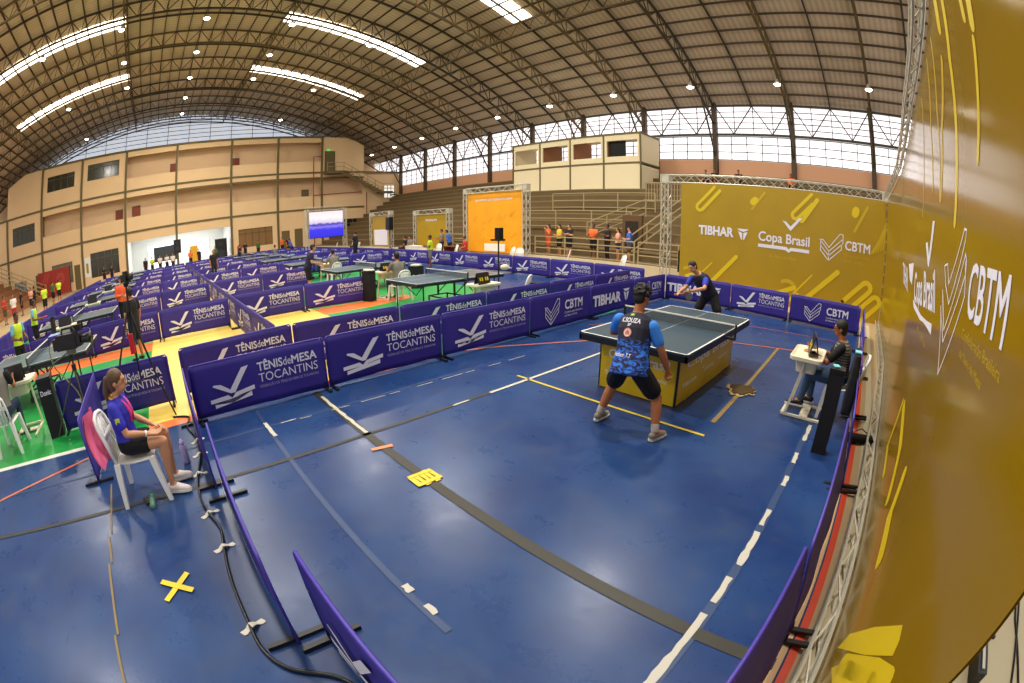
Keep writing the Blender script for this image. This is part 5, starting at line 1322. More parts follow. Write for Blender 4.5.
r, J3, hf = person('p', (UX, UY), PI/2, J, 'seated umpire with glasses and grey striped shirt at the white desk', skin_a, umps, jeans, hair_k, vox=.0085, sleeve=.7, leg_cover=1.9, face=(0, 1, -.12), shoes=black_pl,
       sleeve_mat=mat('black_sleeve', '#121214', .8), hand_l=((.1, .9, .05), (.9, 0, .4), .7), hand_r=((-.1, .9, .05), (-.9, 0, .4), .7))
fw, up, sd = hf; hd = J3['head']; g = MB()
for k in (-1, 1):
    c = hd+up*.014+fw*.097+sd*k*.031
    g.tube([c+(sd*math.cos(a)*.025+up*math.sin(a)*.017) for a in [2*PI*i/14 for i in range(15)]], .0028, 5)
    g.tube([c+sd*k*.025, hd+up*.012+sd*k*.080-fw*.01], .0028, 5)
g.tube([hd+up*.016+fw*.10-sd*.008, hd+up*.016+fw*.10+sd*.008], .0028, 5)
g.build('glasses', black_pl, r)
g = MB(); w_ = J3['wrL'].lerp(J3['elL'], .12); g.tube([w_+(J3['elL']-J3['wrL']).normalized()*a for a in (-.014, .014)], .034, 12); g.build('watch', black_pl, r)
referee_desk(5.11, 5.66, PI/2, 'white umpire desk on slanted legs at the right side of the match table')
scoreboard(5.16, 5.66, .80, PI/2+.15, 'black flip scoreboard with yellow cards on the umpire desk')
plastic_chair(5.64, 5.87, PI/2, 'white plastic chair the umpire sits on')
pb = pose_box(5.56, 4.66, 0, 'tall black towel box beside the umpire at the right barrier')
for c_ in pb.children: c_.scale = (.58, .65, 1.10)
mb = MB(); mb.box((5.54, 4.68, .955), (.07, .09, .012), Matrix.Rotation(.4, 3, 'Z')); mb.build('cyan_cloth', mat('cyan_cloth', '#7fd0e0', .8), label='small cyan cloth on top of the black towel box', cat='cloth')
r = empty('black_jacket', (5.80, 5.55, 0), 0, 'black jacket hanging over the barrier behind the umpire', 'jacket')
mb = MB(); mb.loft([[(-.10, -.42, .28), (.035, -.40, .30), (.04, .34, .34), (-.10, .38, .25)], [(-.09, -.36, .60), (.04, -.36, .60), (.04, .36, .60), (-.09, .34, .6)], [(-.05, -.30, .98), (.03, -.30, .98), (.03, .24, .98), (-.05, .24, .96)]]); o = mb.build('cloth', black_cloth, r); add_remesh(o, .02, 4)
mb = MB(); mb.box((-.02, -.18, 1.0), (.09, .12, .014)); mb.build('cyan_tag', MATS['cyan_cloth'], r)
r = empty('black_bag', (6.06, 5.15, 0), .3, 'long black bag on the floor between barrier and side banner', 'bag')
mb = MB(); mb.cone((-.18, 0, .07), .06, (.16, .02, .06), .05, 12); mb.build('body', black_cloth, r, smooth=True); mb = MB(); mb.tube([(-.15, .03, .12), (0, .05, .17), (.12, .03, .11)], .008); mb.build('strap', black_pl, r)

# ---- seated woman ------------------------------------------------------------
WX, WY = 1.47, -.80
woman_shirt = mat('royal_blue_shirt', '#2b2bb4', .7, noise=.25, scale=7)
J = dict(pelvis=(0, .0, .55), chest=(0, -.01, .76), neck=(0, -.02, .99), head=(.0, .045, 1.115), shL=(-.17, -.02, .93), shR=(.17, -.02, .93), elL=(-.23, .06, .70), elR=(.22, .07, .70), wrL=(-.10, .29, .63), wrR=(.13, .27, .64),
         hipL=(-.085, .02, .535), hipR=(.085, .02, .535), kneeL=(-.06, .40, .545), kneeR=(.11, .40, .535), ankL=(-.10, .36, .10), ankR=(.12, .35, .10), toeL=(-.12, .48, .05), toeR=(.14, .47, .05))
r, J4, hf = person('p', (WX, WY), -.15, J, 'seated woman in blue and pink shirt and black shorts beside the court', skin_b, woman_shirt, blk_shorts, hair_b, vox=.0075, sleeve=.65, leg_cover=.45, face=(.0, 1, -.05), fem=True, bulk=.90, hairstyle='pony',
       shoes=mat('white_red_shoe', '#e9dcd8', .5, noise=.25, scale=14), hand_l=((.35, .9, -.1), (.8, -.2, .3), .35), hand_r=((-.2, .95, -.12), (-.9, 0, .3), .35))
sh_ = [c for c in r.children if c.name.startswith('shoe')]
mb = MB(); mb.tube([J4['neck']+Vector((.07*math.cos(a), .065*math.sin(a)+.005, -.012-.018*math.sin(a))) for a in [2*PI*k/16 for k in range(17)]], .011, 6); mb.build('collar', mat('yellow_collar', '#e8b93a', .7), r, smooth=True)
for k in (-1, 1):
    mb = MB(); mb.tube([J4['neck']+Vector((.05*k, .075, -.03)), J4['neck']+Vector((.045*k, .115, -.09)), J4['chest']+Vector((.03*k, .128, .07)), J4['chest']+Vector((.05*k, .122, -.02))], [.012, .018, .018, .01], 6); mb.build('pink_stripe', mat('pink_print', '#e8468c', .7), r, smooth=True)
sho = [c for c in r.children if c.name.startswith('shirt')][0]
mb = MB(); mb.box(J4['shR'].lerp(J4['elR'], .45)+Vector((.052, 0, .01)), (.006, .05, .05)); mb.build('sleeve_badge', mat('lime_badge', '#cfe04a', .6), r)
mb = MB(); put_text(mb, 'TOPSPIN'[:3], -.06, 0, size=.05, bold=.03, width=.1); 
mb = MB(); w_ = J4['wrR'].lerp(J4['elR'], .10); d_ = (J4['elR']-J4['wrR']).normalized(); mb.tube([w_-d_*.010, w_+d_*.010], .029, 12); mb.build('wristband', white_plastic, r)
plastic_chair(1.46, -.76, -.10, 'white plastic chair under the seated woman')
r = empty('pink_towel', (1.50, -1.08, 0), -.15, 'pink towel hanging on the chair back of the seated woman', 'towel')
mb = MB(); rows_ = []
for j in range(9):
    t = j/8; z_ = .44+.47*t
    rows_.append([(-.20+.40*i/8+.015*math.sin(i+j), -.10*t-.06*math.sin(PI*(1-t))+.02*math.sin(i*1.3+j*.5), z_-.05*math.sin(i*.8)*(1-t)) for i in range(9)])
vs = [v for q_ in rows_ for v in q_]; vs2 = [(v[0], v[1]+.014, v[2]) for v in vs]; fs = []
for j in range(8):
    for i in range(8): a = j*9+i; fs += [(a, a+1, a+10, a+9), (81+a, 81+a+9, 81+a+10, 81+a+1)]
mb.add(vs+vs2, fs); mb.build('cloth', mat('pink_towel', '#ee6f9c', .9, noise=.15, scale=12), r, smooth=True)
mb = MB(); mb.box((-.0, -.05, .47), (.36, .016, .025)); mb.build('white_edge', white_plastic, r)
r = empty('water_bottle', (1.06, -.27, 0), 0, 'lilac water bottle standing by the edge-on purple barrier', 'bottle')
mb = MB(); mb.tube([(0, 0, 0), (0, 0, .01), (0, 0, .19), (0, 0, .215)], [.036, .04, .04, .022], 16); mb.build('body', mat('lilac_plastic', '#b7a6dc', .3), r, smooth=True)
mb = MB(); mb.tube([(0, 0, .215), (0, 0, .245), (0, 0, .25), (0, 0, .27)], [.026, .026, .012, .012], 14); mb.build('lid', mat('lilac_lid', '#cbbdf0', .3), r, smooth=True)
r = empty('water_bottle', (1.74, -.74, 0), 0, 'small green bottle lying by the front chair leg of the seated woman', 'bottle')
mb = MB(); mb.tube([(.08, 0, .032), (-.05, .0, .032), (-.08, 0, .032), (-.10, 0, .032)], [.030, .030, .014, .014], 14); mb.build('body', mat('clear_green', '#7fb59a', .15, alpha=.75), r, smooth=True)
mb = MB(); mb.tube([(-.10, 0, .032), (-.13, 0, .032)], .017, 12); mb.build('cap', mat('green_cap', '#2fc04a', .4), r)
mb = MB(); mb.box((1.66, -.80, .012), (.13, .07, .02), Matrix.Rotation(.3, 3, 'Z')); mb.k = 1; mb.box((1.66, -.80, .0225), (.11, .055, .002), Matrix.Rotation(.3, 3, 'Z')); mb.build('phone', [black_pl, mat('phone_glass', '#26303a', .1)], label='black phone on the blue floor under the chair of the seated woman', cat='phone')

# cable with tape tabs
pts = [(-.35, -.35), (-.2, -.12), (.12, -.17), (.51, -.09), (.85, -.06), (1.13, -.11), (1.54, -.20), (1.9, -.22), (2.16, -.19), (2.45, -.13), (2.72, -.16), (3.10, -.20), (3.57, -.21), (3.81, -.20), (4.0, -.11), (4.2, .12), (4.5, .22)]
def smooth_path(pts, n=6):
    P = [Vector(p) for p in pts]; out = []
    for i in range(len(P)-1):
        p0, p1, p2, p3 = P[max(0, i-1)], P[i], P[i+1], P[min(len(P)-1, i+2)]
        for k in range(n): t = k/n; out.append(.5*((2*p1)+(p2-p0)*t+(2*p0-5*p1+4*p2-p3)*t*t+(-p0+3*p1-3*p2+p3)*t**3))
    return out+[P[-1]]
mb = MB(); mb.tube(smooth_path([(x, y, .021) for x, y in pts]), .0135, 8); mb.build('floor_cable', black_pl, smooth=True, label='thick black cable snaking across the blue floor beside the end barriers', cat='cable')
for i, (x, y, a) in enumerate(((.60, -.08, .4), (.98, -.10, .2), (1.42, -.17, .1), (2.18, -.18, .3), (2.70, -.16, .2), (3.58, -.20, .3))):
    mb = MB(); n_ = 8; vs = []
    for j in range(n_+1):
        t = j/n_*2-1; z_ = .006+.032*max(0, 1-(abs(t)*2.6)**2); vs += [Vector((-.02, t*.095, z_)), Vector((.022+.006*math.sin(j*2), t*.095+.01, z_))]
    Rz = Matrix.Rotation(a, 3, 'Z'); vs = [Rz @ v+Vector((x, y, 0)) for v in vs]; v2 = [v+Vector((0, 0, .0015)) for v in vs]
    mb.add(vs+v2, [(2*j, 2*j+1, 2*j+3, 2*j+2) for j in range(n_)]+[(18+2*j, 18+2*j+2, 18+2*j+3, 18+2*j+1) for j in range(n_)])
    mb.build('tape_tab', mat('cream_tape', '#e6e0cf', .6), label='cream tape tab holding the black floor cable, %s from the bottle' % ORD[i], cat='tape', group='tape tabs on the cable')

# ---- camera on tripod, light stand ------------------------------------------
def tripod(x, y, feet, h, label, r_=.012, mid=.55):
    r = empty('tripod', (x, y, 0), 0, label, 'tripod')
    for f in feet:
        m_ = MB(); e = Vector((f[0]-x, f[1]-y, .02)); k = Vector((0, 0, h*.86)); m_.tube([k, e], [r_*1.2, r_], 6); m_.tube([k.lerp(e, .05)+Vector((.015, 0, 0)), k.lerp(e, .5)+Vector((.02, .01, 0))], r_, 6); m_.build('leg', mat('grey_tripod', '#55524a', .4, metal=.5) if h < 1.5 else black_metal, r)
    m_ = MB(); c_ = Vector((0, 0, h*.30))
    for f in feet: e = Vector((f[0]-x, f[1]-y, .02)); m_.tube([c_, Vector((0, 0, h*.86)).lerp(e, .62)], r_*.7, 5)
    m_.build('spreader', black_metal, r)
    m_ = MB(); m_.tube([(0, 0, h*.3), (0, 0, h)], r_*1.3, 8); m_.tube([(0, 0, h*.82), (0, 0, h*.9)], .04, 10); m_.tube([(0, 0, h), (0, 0, h+.05)], [.035, .05], 10); m_.build('centre_column', black_metal, r)
    return r
VX, VY = -.68, -1.78
tripod(VX, VY, ((-.75, -2.40), (-.95, -1.55), (-.32, -1.62)), 1.06, 'grey tripod under the video camera at the left')
r = empty('video_camera', (VX, VY, 1.12), -.25, 'black shoulder video camera on the tripod at the left', 'camera')
mb = MB(); mb.bb((-.07, -.22, .04), (.07, .16, .24)); mb.bb((-.05, -.30, .05), (.05, -.22, .20)); mb.bb((-.06, .16, .06), (.06, .24, .22)); mb.build('body', black_pl, r)
mb = MB(); mb.tube([(0, .24, .14), (0, .30, .14), (0, .40, .14), (0, .42, .14)], [.05, .062, .07, .085], 16); mb.build('lens', black_pl, r, smooth=True)
mb = MB(); mb.tube([(0, -.12, .24), (0, -.10, .31), (0, .10, .31), (0, .14, .24)], .016, 8); mb.build('handle', black_pl, r)
mb = MB(); mb.bb((-.13, .02, .24), (-.07, .22, .32)); mb.build('viewfinder', black_pl, r)
mb = MB(); mb.bb((-.03, -.28, .28), (.03, -.22, .50)); mb.build('antenna_pack', mat('brown_pack', '#2a1a14', .6), r)
mb = MB(); mb.bb((-.05, -.05, -.03), (.05, .08, .04)); mb.tube([(0, -.05, 0), (.1, -.35, -.1)], .012, 6); mb.build('pan_head', mat('grey_tripod2', '#6b675c', .4, metal=.5), r)
mb = MB(); mb.tube(smooth_path([(0, -.26, .2), (.02, -.40, .1), (.03, -.36, -.15), (.0, -.2, -.35), (.02, 0, -.6), (.05, .05, -1.05)]), .010, 6); mb.build('cable', mat('yellow_cable', '#8d8a35', .5), r)
TX, TY = -.62, -.72
tripod(TX, TY, ((-.30, -1.30), (-1.20, -.78), (-.40, -.30)), 1.78, 'tall black tripod standing between the seated woman and the boy in black')
r = empty('small_camera', (TX, TY, 1.84), -.6, 'small black camera on top of the tall tripod', 'camera')
mb = MB(); mb.bb((-.06, -.05, 0), (.06, .05, .10)); mb.bb((-.03, -.03, .10), (.03, .03, .14)); mb.build('body', black_pl, r); mb = MB(); mb.tube([(0, .05, .05), (0, .13, .05)], .035, 12); mb.build('lens', black_pl, r)
mb = MB(); mb.box((TX+.06, TY-.03, 1.05), (.07, .07, .26)); mb.build('red_bag', mat('red_cloth', '#c8202c', .8), label='small red bag hanging on the tall black tripod', cat='bag')
# gimbal camera stand in the middle distance
g = at(497, 300, 0); g = Vector((-3.3, 8.25, 0)); g = at(497, 236, 1.75); GX, GY = -1.35, 5.25
g = at(497, 330, .0)
GX, GY = at(497, 345, .0).x, at(497, 345, .0).y
GX, GY = -1.86, 6.95
r = empty('camera_pole', (GX, GY, 0), 0, 'slim black pole carrying a small camera before the orange banner', 'stand')
mb = MB(); mb.tube([(0, 0, 0), (0, 0, 1.72)], .018, 8); mb.tube([(0, 0, .25), (0, 0, .45)], .03, 8); mb.build('pole', black_metal, r)
mb = MB(); 
for a in (0, 2.1, 4.2): mb.bar((0, 0, .3), (.4*math.cos(a), .4*math.sin(a), .012), .02)
mb.build('foot', black_metal, r)
mb = MB(); mb.bb((-.16, -.10, 1.70), (.12, .10, 1.74)); mb.bb((-.07, -.05, 1.74), (.08, .08, 2.0)); mb.build('camera_head', black_pl, r)
r = empty('hanging_cap', (GX+.02, GY+.18, 1.08), 0, 'pale cap hung on the slim camera pole', 'cap')
mb = MB(); mb.ell((0, 0, 0), (.09, .13, .07), n=14, m=8); mb.build('crown', ivory, r, smooth=True); mb = MB(); mb.ell((0, .13, -.03), (.07, .09, .012), n=12, m=6); mb.build('brim', ivory, r, smooth=True)

# ---- neighbouring court furniture ------------------------------------------
pb = pose_box(-.93, -2.45, .15, 'tall black towel box with white lettering at the near left court')
for sgn, nm_ in ((1, 'a'), (-1, 'b')):
    mb = MB(); put_text(mb, 'Donic', -.10, .62, size=.10, bold=.02, width=.2)
    o = mb.build('lettering', white_print, pb)
    o.matrix_local = Matrix(((1, 0, 0, 0), (0, 0, -1, -.134), (0, 1, 0, 0), (0, 0, 0, 1))) if sgn == 1 else Matrix(((0, 0, 1, .154), (1, 0, 0, 0), (0, 1, 0, 0), (0, 0, 0, 1)))
referee_desk(-1.50, -3.22, PI/2, 'ivory referee desk of the near left court')
scoreboard(-1.42, -3.24, .80, PI/2, 'black scoreboard on the desk of the near left court', cards=False)
plastic_chair(-.78, -3.36, PI/2, 'pale plastic chair of the referee at the near left court')
grey_shirt = mat('grey_shirt', '#77736b', .85, noise=.1, scale=12); dk_jeans = mat('dark_jeans', '#20304e', .85)
person('p', (-.85, -3.36), PI/2, sit_pose('desk', .47, .5), 'seated referee in grey shirt at the near left court, partly cut by the left edge', skin_a, grey_shirt, dk_jeans, hair_k, vox=.013, leg_cover=1.9, sleeve=.6, sleeve_mat=black_cloth)
lime = mat('lime_blue_shirt', '#c9e02c', .7); cy_sl = mat('light_blue_sleeve', '#6fb4d4', .7)
person('p', (-4.9, -4.45), -.5, stand_pose(arms='paddle', lean=.15), 'boy in lime shirt with light blue sleeves at the nearest left table', skin_c, lime, blk_shorts, hair_k, vox=.013, sleeve=.6, leg_cover=.75, sleeve_mat=cy_sl, z=0, scale=.93)
person('p', (-8.5, -5.15), 0, stand_pose(arms='paddle', lean=.15), 'boy in lime shirt holding a red paddle at the second left table', skin_c, lime, blk_shorts, hair_k, vox=.016, sleeve=.6, leg_cover=.75, sleeve_mat=cy_sl, scale=.93)
pr = empty('paddle', (-8.3, -4.62, 1.05), .4, 'red paddle held by the boy at the second left table', 'paddle')
mb = MB(); mb.tube([(0, .0, .0), (0, 0, .012)], .09, 18); mb.build('blade', mat('red_rubber', '#d8281e', .5), pr); mb = MB(); mb.bar((0, -.08, .006), (0, -.18, .006), .026); mb.build('handle', MATS['wood_handle'], pr)
person('p', (-4.35, -1.05), 2.3, stand_pose(arms='down'), 'boy in black shirt and dark shorts standing behind the tall tripod', skin_a, black_cloth, mat('navy_shorts', '#141a2c', .85), hair_k, vox=.013, sleeve=.6, leg_cover=.85, scale=.88)
person('p', (-8.6, -1.75), -1.2, stand_pose(arms='front'), 'person in orange vest standing behind the boy in black', skin_b, mat('orange_vest', '#ee5a2a', .7), blk_shorts, hair_k, vox=.02, sleeve=1.6, leg_cover=1.9, hairstyle='cap', simple=True, scale=.95)
vis = mat('dark_violet_shirt', '#1c1640', .8)
person('p', (-8.65, 4.75), -.15, stand_pose(arms='paddle', lean=.35), 'player in dark violet shirt leaning at the second right table', skin_b, vis, blk_shorts, hair_k, vox=.016, sleeve=.6, leg_cover=.75)
referee_desk(-6.0, 6.30, PI/2, 'ivory referee desk of the second right court'); scoreboard(-5.95, 6.30, .80, PI/2, 'black scoreboard with yellow cards before the grey-shirted referee')
plastic_chair(-5.25, 6.30, PI/2, 'pale chair of the grey-shirted referee at the second right court')
person('p', (-5.30, 6.30), PI/2, sit_pose('desk', .47, .3), 'seated referee in grey shirt seen from behind at the second right court', skin_a, grey_shirt, dk_jeans, hair_k, vox=.016, leg_cover=1.9, sleeve=.6)
referee_desk(-11.2, 6.4, PI/2, 'ivory referee desk of the third right court'); plastic_chair(-10.4, 6.4, PI/2, 'pale chair of the referee at the third right court')
person('p', (-10.45, 6.4), PI/2, sit_pose('desk', .47, .3), 'seated referee at the third right court, beside the leaning violet player', skin_a, grey_shirt, dk_jeans, hair_k, vox=.02, leg_cover=1.9, sleeve=.6, simple=True)
referee_desk(-1.70, 6.35, PI/2, 'ivory unoccupied referee desk at the first right court'); scoreboard(-1.66, 6.28, .80, PI/2+.2, 'black scoreboard on the unoccupied referee desk'); plastic_chair(-1.85, 7.55, PI/2+.5, 'pale empty chair beside the unoccupied referee desk')
def black_box(x, y, rz_, label, w=.55, h=.62, d=.22):
    r = empty('towel_box', (x, y, 0), rz_, label, 'towel box')
    mb = MB(); mb.loft([[(-w/2, -d/2, 0), (w/2, -d/2, 0), (w/2, d/2, 0), (-w/2, d/2, 0)], [(-w/2, -d/2, h), (w/2, -d/2, h), (w/2, d/2, h), (-w/2, d/2, h)]]); mb.build('body', black_cloth, r)
    mb = MB(); mb.bb((-w/2-.005, -d/2-.005, h), (w/2+.005, d/2+.005, h+.03)); mb.build('rim', black_pl, r)
    mb = MB(); put_text(mb, 'Donic', -w*.2, h*.55, size=.1, bold=.01, width=w*.45); o = mb.build('lettering', mat('gold_letter', '#cbb46a', .5), r); o.matrix_local = Matrix(((1, 0, 0, 0), (0, 0, -1, -d/2-.004), (0, 1, 0, 0), (0, 0, 0, 1)))
black_box(-1.55, 8.1, .6, 'wide black towel box right of the empty referee desk')
bp = at(416, 266, .74); black_box(bp.x, bp.y, .9, 'wide black towel box with a white towel behind the first right table', .5, .72)
tb_ = at(370, 301, 0); pb = pose_box(tb_.x, tb_.y, .3, 'narrow black towel box at the end of the barrier row by the second right court'); 
r = empty('white_towel', (tb_.x, tb_.y, .865), .2, 'white towel lying on the narrow black towel box', 'towel'); mb = MB()
for k in range(5): mb.ell((-.12+.06*k, .03*math.sin(k*2), .03), (.08, .10, .035), n=10, m=6)
o = mb.build('cloth', white_plastic, r); add_remesh(o, .012, 2)
mb = MB(); mb.box((bp.x, bp.y, .775), (.3, .22, .05), Matrix.Rotation(.5, 3, 'Z')); mb.build('folded_towel', white_plastic, label='folded white towel on the wide black box behind the first right table', cat='towel')
for i, (x, tx) in enumerate(((-6.9, 'second'), (-12.0, 'third'), (-17.1, 'fourth'), (-22.2, 'fifth'))):
    referee_desk(x, -3.5, PI/2, 'ivory referee desk of the %s left court' % tx); scoreboard(x+.05, -3.5, .80, PI/2, 'scoreboard on the desk of the %s left court' % tx, cards=False)
mb = MB(); mb.loft([[(-7.5, -4.2, 0), (-7.1, -4.2, 0), (-7.1, -3.8, 0), (-7.5, -3.8, 0)], [(-7.55, -4.25, .6), (-7.05, -4.25, .6), (-7.05, -3.75, .6), (-7.55, -3.75, .6)]]); mb.build('plastic_crate', mat('clear_blue', '#9db8dc', .3), label='pale blue plastic box at the feet of the boy with the red paddle', cat='box')

# ---- further people -----------------------------------------------------------
cl = {'black': black_cloth, 'blue': mat('blue_tee', '#2b63c8', .8), 'orange': mat('orange_tee', '#ee6a2a', .8), 'yellow': mat('yellow_tee', '#dcb92c', .8), 'pink': mat('pink_tee', '#e3a08c', .8), 'grey': grey_shirt, 'lime': lime, 'red': mat('red_tee', '#b8261c', .8), 'white': mat('white_tee', '#dedad2', .8), 'green': mat('green_tee', '#2e6a3a', .8), 'navy': navy, 'orangedress': MATS.get('x') or mat('orange_dress', '#dd5a24', .8), 'denim': dk_jeans, 'brown': mat('brown_shorts', '#5a4636', .85)}
def P(x, y, heading, pose, label, sh, lo, skin=skin_a, hairstyle='short', scale=1.0, z=0, cover=.8, vox=.028, grp=None):
    return person('p', (x, y), heading, pose, label, skin, cl[sh], cl[lo], hair_k, vox=vox, leg_cover=cover, hairstyle=hairstyle, scale=scale, z=z, simple=True, group=grp, sleeve=.6, bulk=1.1)
S_ = stand_pose
zs = ZS0
P(-9.28, 17.35, 2.7, S_(arms='up'), 'spectator in orange outfit leftmost along the stand railing', 'orangedress', 'orangedress', skin_b, 'long', .92, zs)
P(-8.60, 17.40, 2.7, S_(arms='front'), 'spectator in yellow top and black shorts at the stand railing', 'yellow', 'black', skin_b, 'long', .92, zs)
P(-7.95, 17.35, PI, S_(arms='cross'), 'spectator in black shirt with crossed arms left of the railing gap', 'black', 'black', skin_b, 'short', .93, zs)
P(-6.50, 17.35, PI, S_(arms='rail'), 'spectator in bright orange shirt and dark shorts leaning on the railing', 'orange', 'black', skin_c, 'short', .97, zs)
P(-5.78, 17.45, 2.6, S_(arms='cross'), 'spectator in black and orange shirt beside the bright orange one', 'black', 'black', skin_c, 'short', .97, zs, cover=1.9)
P(-5.16, 17.40, 2.4, S_(arms='cross'), 'spectator in pink top and denim shorts at the railing', 'pink', 'denim', skin_b, 'long', .88, zs, cover=.5)
P(-4.50, 17.30, 2.2, S_(arms='front'), 'spectator in blue shirt rightmost along the stand railing', 'blue', 'brown', skin_b, 'short', .93, zs)
P(-12.0, 12.0, 2.5, S_(arms='front'), 'boy in lime shirt standing before the far boundary barriers', 'lime', 'grey', skin_c, 'short', .90, vox=.022)
P(-20.9, 12.2, 2.2, S_(arms='cross'), 'man in black shirt and trousers with bent arms before the far boundary', 'navy', 'black', skin_a, 'cap', 1.08, cover=1.9)
P(-20.6, 2.75, -1.2, S_(arms='down'), 'bald man in black shirt standing among the middle courts', 'black', 'black', skin_a, 'bald', 1.0, cover=1.5, vox=.022)
P(-30.2, 6.0, -.1, S_(arms='paddle', lean=.2), 'player in dark shirt at a far right court left of the referee', 'navy', 'black', skin_a, 'short', 1.0)
P(-32.5, 11.2, 3.0, S_(arms='paddle', lean=.4), 'player in blue shirt leaning over a far right table', 'blue', 'navy', skin_a, 'short', 1.0)
P(-28.3, 8.6, PI/2, sit_pose('desk'), 'seated referee at a far right court', 'grey', 'denim', skin_a)
P(-16.6, 16.0, 2.8, S_(arms='front'), 'man in grey shirt standing beside the ochre banner', 'grey', 'navy', skin_a, 'short', 1.0, cover=1.9)
P(-15.7, 15.9, 2.2, S_(arms='front', lean=.3), 'man in blue shirt standing before the ochre banner', 'blue', 'navy', skin_a, 'short', 1.0, cover=1.9)
P(-13.9, 15.6, 2.6, sit_pose(), 'seated man in red shirt at the left foot of the large orange banner', 'red', 'brown', skin_a, cover=1.9)
P(-20.3, 15.6, 2.4, sit_pose(), 'seated person in black before the ochre banner, leftmost', 'black', 'black', skin_a, cover=1.9)
P(-19.3, 15.4, 3.3, sit_pose(), 'seated person in grey shirt before the ochre banner', 'grey', 'black', skin_a, cover=1.9)
P(-19.6, 18.0, PI, sit_pose(seat=.45), 'person in dark shirt sitting on the stand above the white table', 'black', 'brown', skin_b, 'long', 1.0, z=.5)
P(-28.6, 15.7, 2.5, sit_pose(), 'seated person in pale shirt beside the video screen', 'white', 'navy', skin_a, cover=1.9)
# spectators high on the stand behind the back banner
for i, (px, py, c_) in enumerate(((704, 170, 'black'), (713, 169, 'black'), (737, 170, 'black'), (790, 174, 'orange'))):
    p = at(px, py, 27.0, 1); P(p.x, 27.3, PI, sit_pose(), 'spectator %s high on the stand behind the back banner' % ['in black, leftmost', 'in black, second from the left', 'in dark clothes, third from the left', 'in orange, rightmost'][i], c_, 'black', skin_a, 'short', 1.0, z=p.z-1.28)
# left side people
for i, (px, py, c_, lo, lab, yy_) in enumerate(((52, 287, 'green', 'black', 'person in dark green shirt before the red backdrop', -10.5), (58, 285, 'lime', 'black', 'person in lime shirt before the red backdrop', -10.2), (44, 297, 'lime', 'black', 'person in lime shirt bending below the glass door', -9.0),
        (33, 287, 'black', 'black', 'person in black walking on the tan floor at the left', -12.0), (20, 292, 'black', 'black', 'person in black standing left of the two walkers', -13.0), (30, 293, 'pink', 'black', 'person in pale clothes on the tan floor at the left', -12.2),
        (13, 305, 'white', 'red', 'person in white and red clothes at the left edge', -11.5), (3, 300, 'red', 'brown', 'person in red sitting at the far left edge', -13.0))):
    p = at(px, py-4, yy_, 1); P(p.x, yy_, 1.0+i*.7, S_(arms='front' if i % 2 else 'down'), lab, c_, lo, skin_a, 'short', 1.0, vox=.03)
for i, (px, c_, lab) in enumerate(((110, 'navy', 'person in navy before the cream wall left of the bright room'), (102, 'black', 'person in black beside the dark ground-floor window'), (144, 'black', 'person in dark green shirt left in the bright room opening'), (151, 'lime', 'person in lime shirt in the bright room opening'),
        (159, 'white', 'person in white, leftmost of the four beside the column'), (166, 'white', 'person in white, second of the four beside the column'), (172, 'white', 'person in white, third of the four beside the column'), (190, 'orange', 'person in orange right of the amber banner'), (199, 'black', 'person in dark clothes before the bright window'), (215, 'green', 'person in green shirt by the tall black loudspeaker'),
        (240, 'red', 'person in red beside the brown shuttered window'), (246, 'navy', 'person in navy under the brown shuttered window'), (258, 'green', 'person in teal shirt under the brown shuttered window'), (283, 'orange', 'person in orange before the olive doors'), (290, 'black', 'person in black before the olive doors'))):
    p = at(px, 245, -41.0, 0); P(-41.0-.3*(i % 3), p.y, -1.2-.2*(i % 4), S_(arms='front' if i % 2 else 'down'), lab, c_, 'black', skin_a, 'short', 1.0, vox=.035)
# stray white chairs & white table by the banners
for i, (px, py, yy_, rz_, lab) in enumerate(((563, 256, 15.6, 2.2, 'white plastic chair on the floor before the railing, between two groups of spectators'), (618, 259, 15.4, 2.6, 'white plastic chair in front of the spectator in blue'), (508, 247, 15.2, 2.8, 'white plastic chair before the orange banner, rear one'), (518, 250, 14.8, 3.6, 'white plastic chair before the orange banner, front one'),
        (452, 244, 15.0, 2.8, 'white plastic chair left of the orange banner'), (436, 241, 15.2, 3.4, 'white plastic chair right of the white table'), (401, 240, 15.6, 2.4, 'white plastic chair by the seated pair, left'), (408, 240, 15.2, 2.9, 'white plastic chair by the seated pair, right'), (351, 240, 16.0, 2.0, 'white plastic chair before the ochre card banner'), (356, 241, 15.6, 2.3, 'white plastic chair right beside the one before the card banner'), (334, 241, 15.2, 2.9, 'white plastic chair under the video screen'))):
    p = at(px, py, yy_, 1); plastic_chair(p.x, yy_, rz_, lab, group='white chairs along the far side')
r = empty('white_table', (-18.0, 15.0, 0), 0, 'white covered table before the ochre banner', 'table'); mb = MB(); mb.bb((-.75, -.3, .0), (.75, .3, .72)); mb.build('cloth', white_plastic, r); mb = MB(); mb.bb((-.78, -.33, .72), (.78, .33, .75)); mb.build('top', white_plastic, r)
r = empty('brown_desk', (-14.9, 15.6, 0), 0, 'brown wooden desk between ochre and orange banners', 'desk'); mb = MB(); mb.bb((-.6, -.3, .72), (.6, .3, .76)); mb.build('top', mat('brown_wood', '#6a3a20', .5), r); mb = MB(); mb.bb((-.58, .2, .1), (.58, .24, .72)); mb.bb((-.58, -.28, 0), (-.54, .28, .72)); mb.bb((.54, -.28, 0), (.58, .28, .72)); mb.build('panel', MATS['brown_wood'], r)
mb = MB(); mb.bb((-12.8, 16.1, .55), (-11.2, 16.15, .95)); mb.build('white_sign', white_plastic, label='low white sign before the large orange banner', cat='sign')
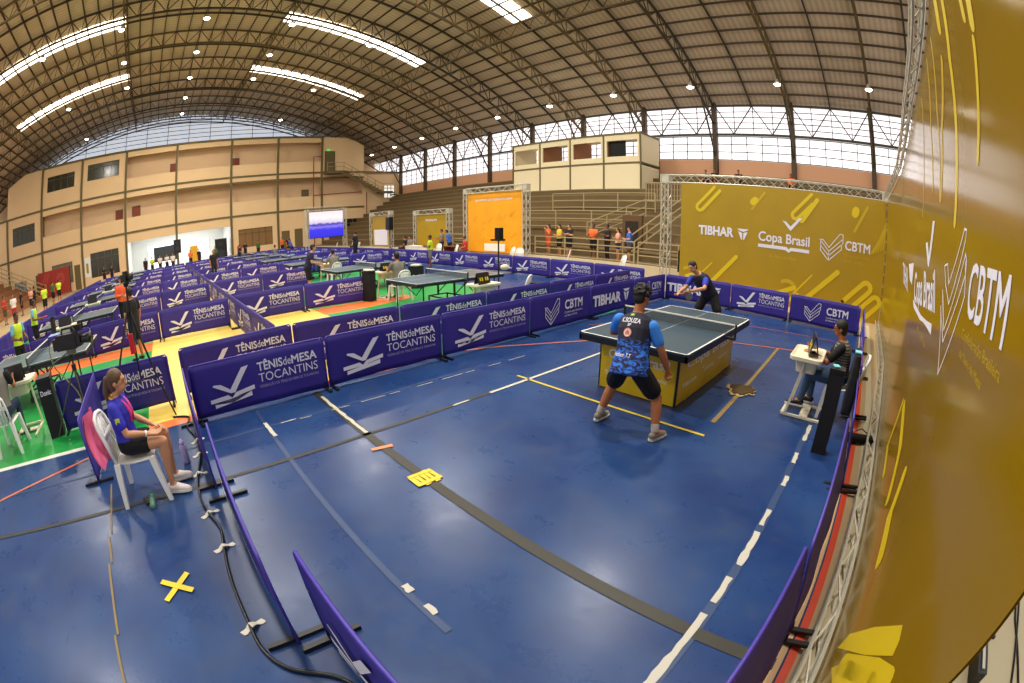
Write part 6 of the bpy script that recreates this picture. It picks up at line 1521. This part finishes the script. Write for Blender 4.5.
mb = MB(); mb.bb((-1.15, 15.2, .5), (-.85, 15.5, 1.3)); mb.bb((-1.1, 15.25, 0), (-.9, 15.45, .5)); mb.build('speaker_cabinet', black_pl, label='black cabinet beside the silver truss column of the back banner', cat='speaker')

# ================================================================== light & world
w = bpy.data.worlds.new('world'); scene.world = w; w.use_nodes = True
bg = w.node_tree.nodes['Background']; bg.inputs['Color'].default_value = lin('#f6f3f0'); bg.inputs['Strength'].default_value = 1.0
def area(name, loc, rot, size, power, col='#fff9ee'):
    l = bpy.data.lights.new(name, 'AREA'); l.shape = 'RECTANGLE'; l.size, l.size_y = size; l.energy = power; l.color = lin(col)[:3]
    o = bpy.data.objects.new(name, l); C.objects.link(o); o.location = loc; o.rotation_euler = rot; return o
for i, (x, y) in enumerate(((-2, 13.2), (-2, 1.3), (-13, 1.3), (-13, 13.2), (-24, 1.3), (-24, 13), (-35, 1.3), (-24, -10), (-8, -10), (5, 7))):
    area('high_bay_light', (x, y, rz(y, 1.35)-1.0), (0, 0, 0), (1.0, 1.0), 1150)
area('room_light', (-48, 1.3, 4.2), (0, 0, 0), (4, 8), 500, '#ffffff')

# ================================================================== camera
cd = bpy.data.cameras.new('camera'); cam = bpy.data.objects.new('camera', cd); C.objects.link(cam)
cd.type = 'PANO'; cd.sensor_width = 36; cd.sensor_fit = 'HORIZONTAL'; cd.clip_start = .02; cd.clip_end = 300
F_MM = FPX*36/1024
for tgt in (cd, getattr(cd, 'cycles', None)):
    if tgt is None: continue
    for a, v in (('panorama_type', 'FISHEYE_EQUISOLID'), ('fisheye_lens', F_MM), ('fisheye_fov', 3.5)):
        try: setattr(tgt, a, v)
        except Exception: pass
cam.matrix_world = Matrix(((CR.x, CU.x, -CF.x, CAM.x), (CR.y, CU.y, -CF.y, CAM.y), (CR.z, CU.z, -CF.z, CAM.z), (0, 0, 0, 1)))
scene.camera = cam
scene.view_settings.view_transform = 'Standard'; scene.view_settings.look = 'None'; scene.view_settings.gamma = 1; scene.view_settings.use_curve_mapping = False
scene.view_settings.exposure = 0.0
scene.cycles.max_bounces = 6; scene.cycles.diffuse_bounces = 3; scene.cycles.glossy_bounces = 3; scene.cycles.transparent_max_bounces = 8; scene.cycles.sample_clamp_indirect = 4
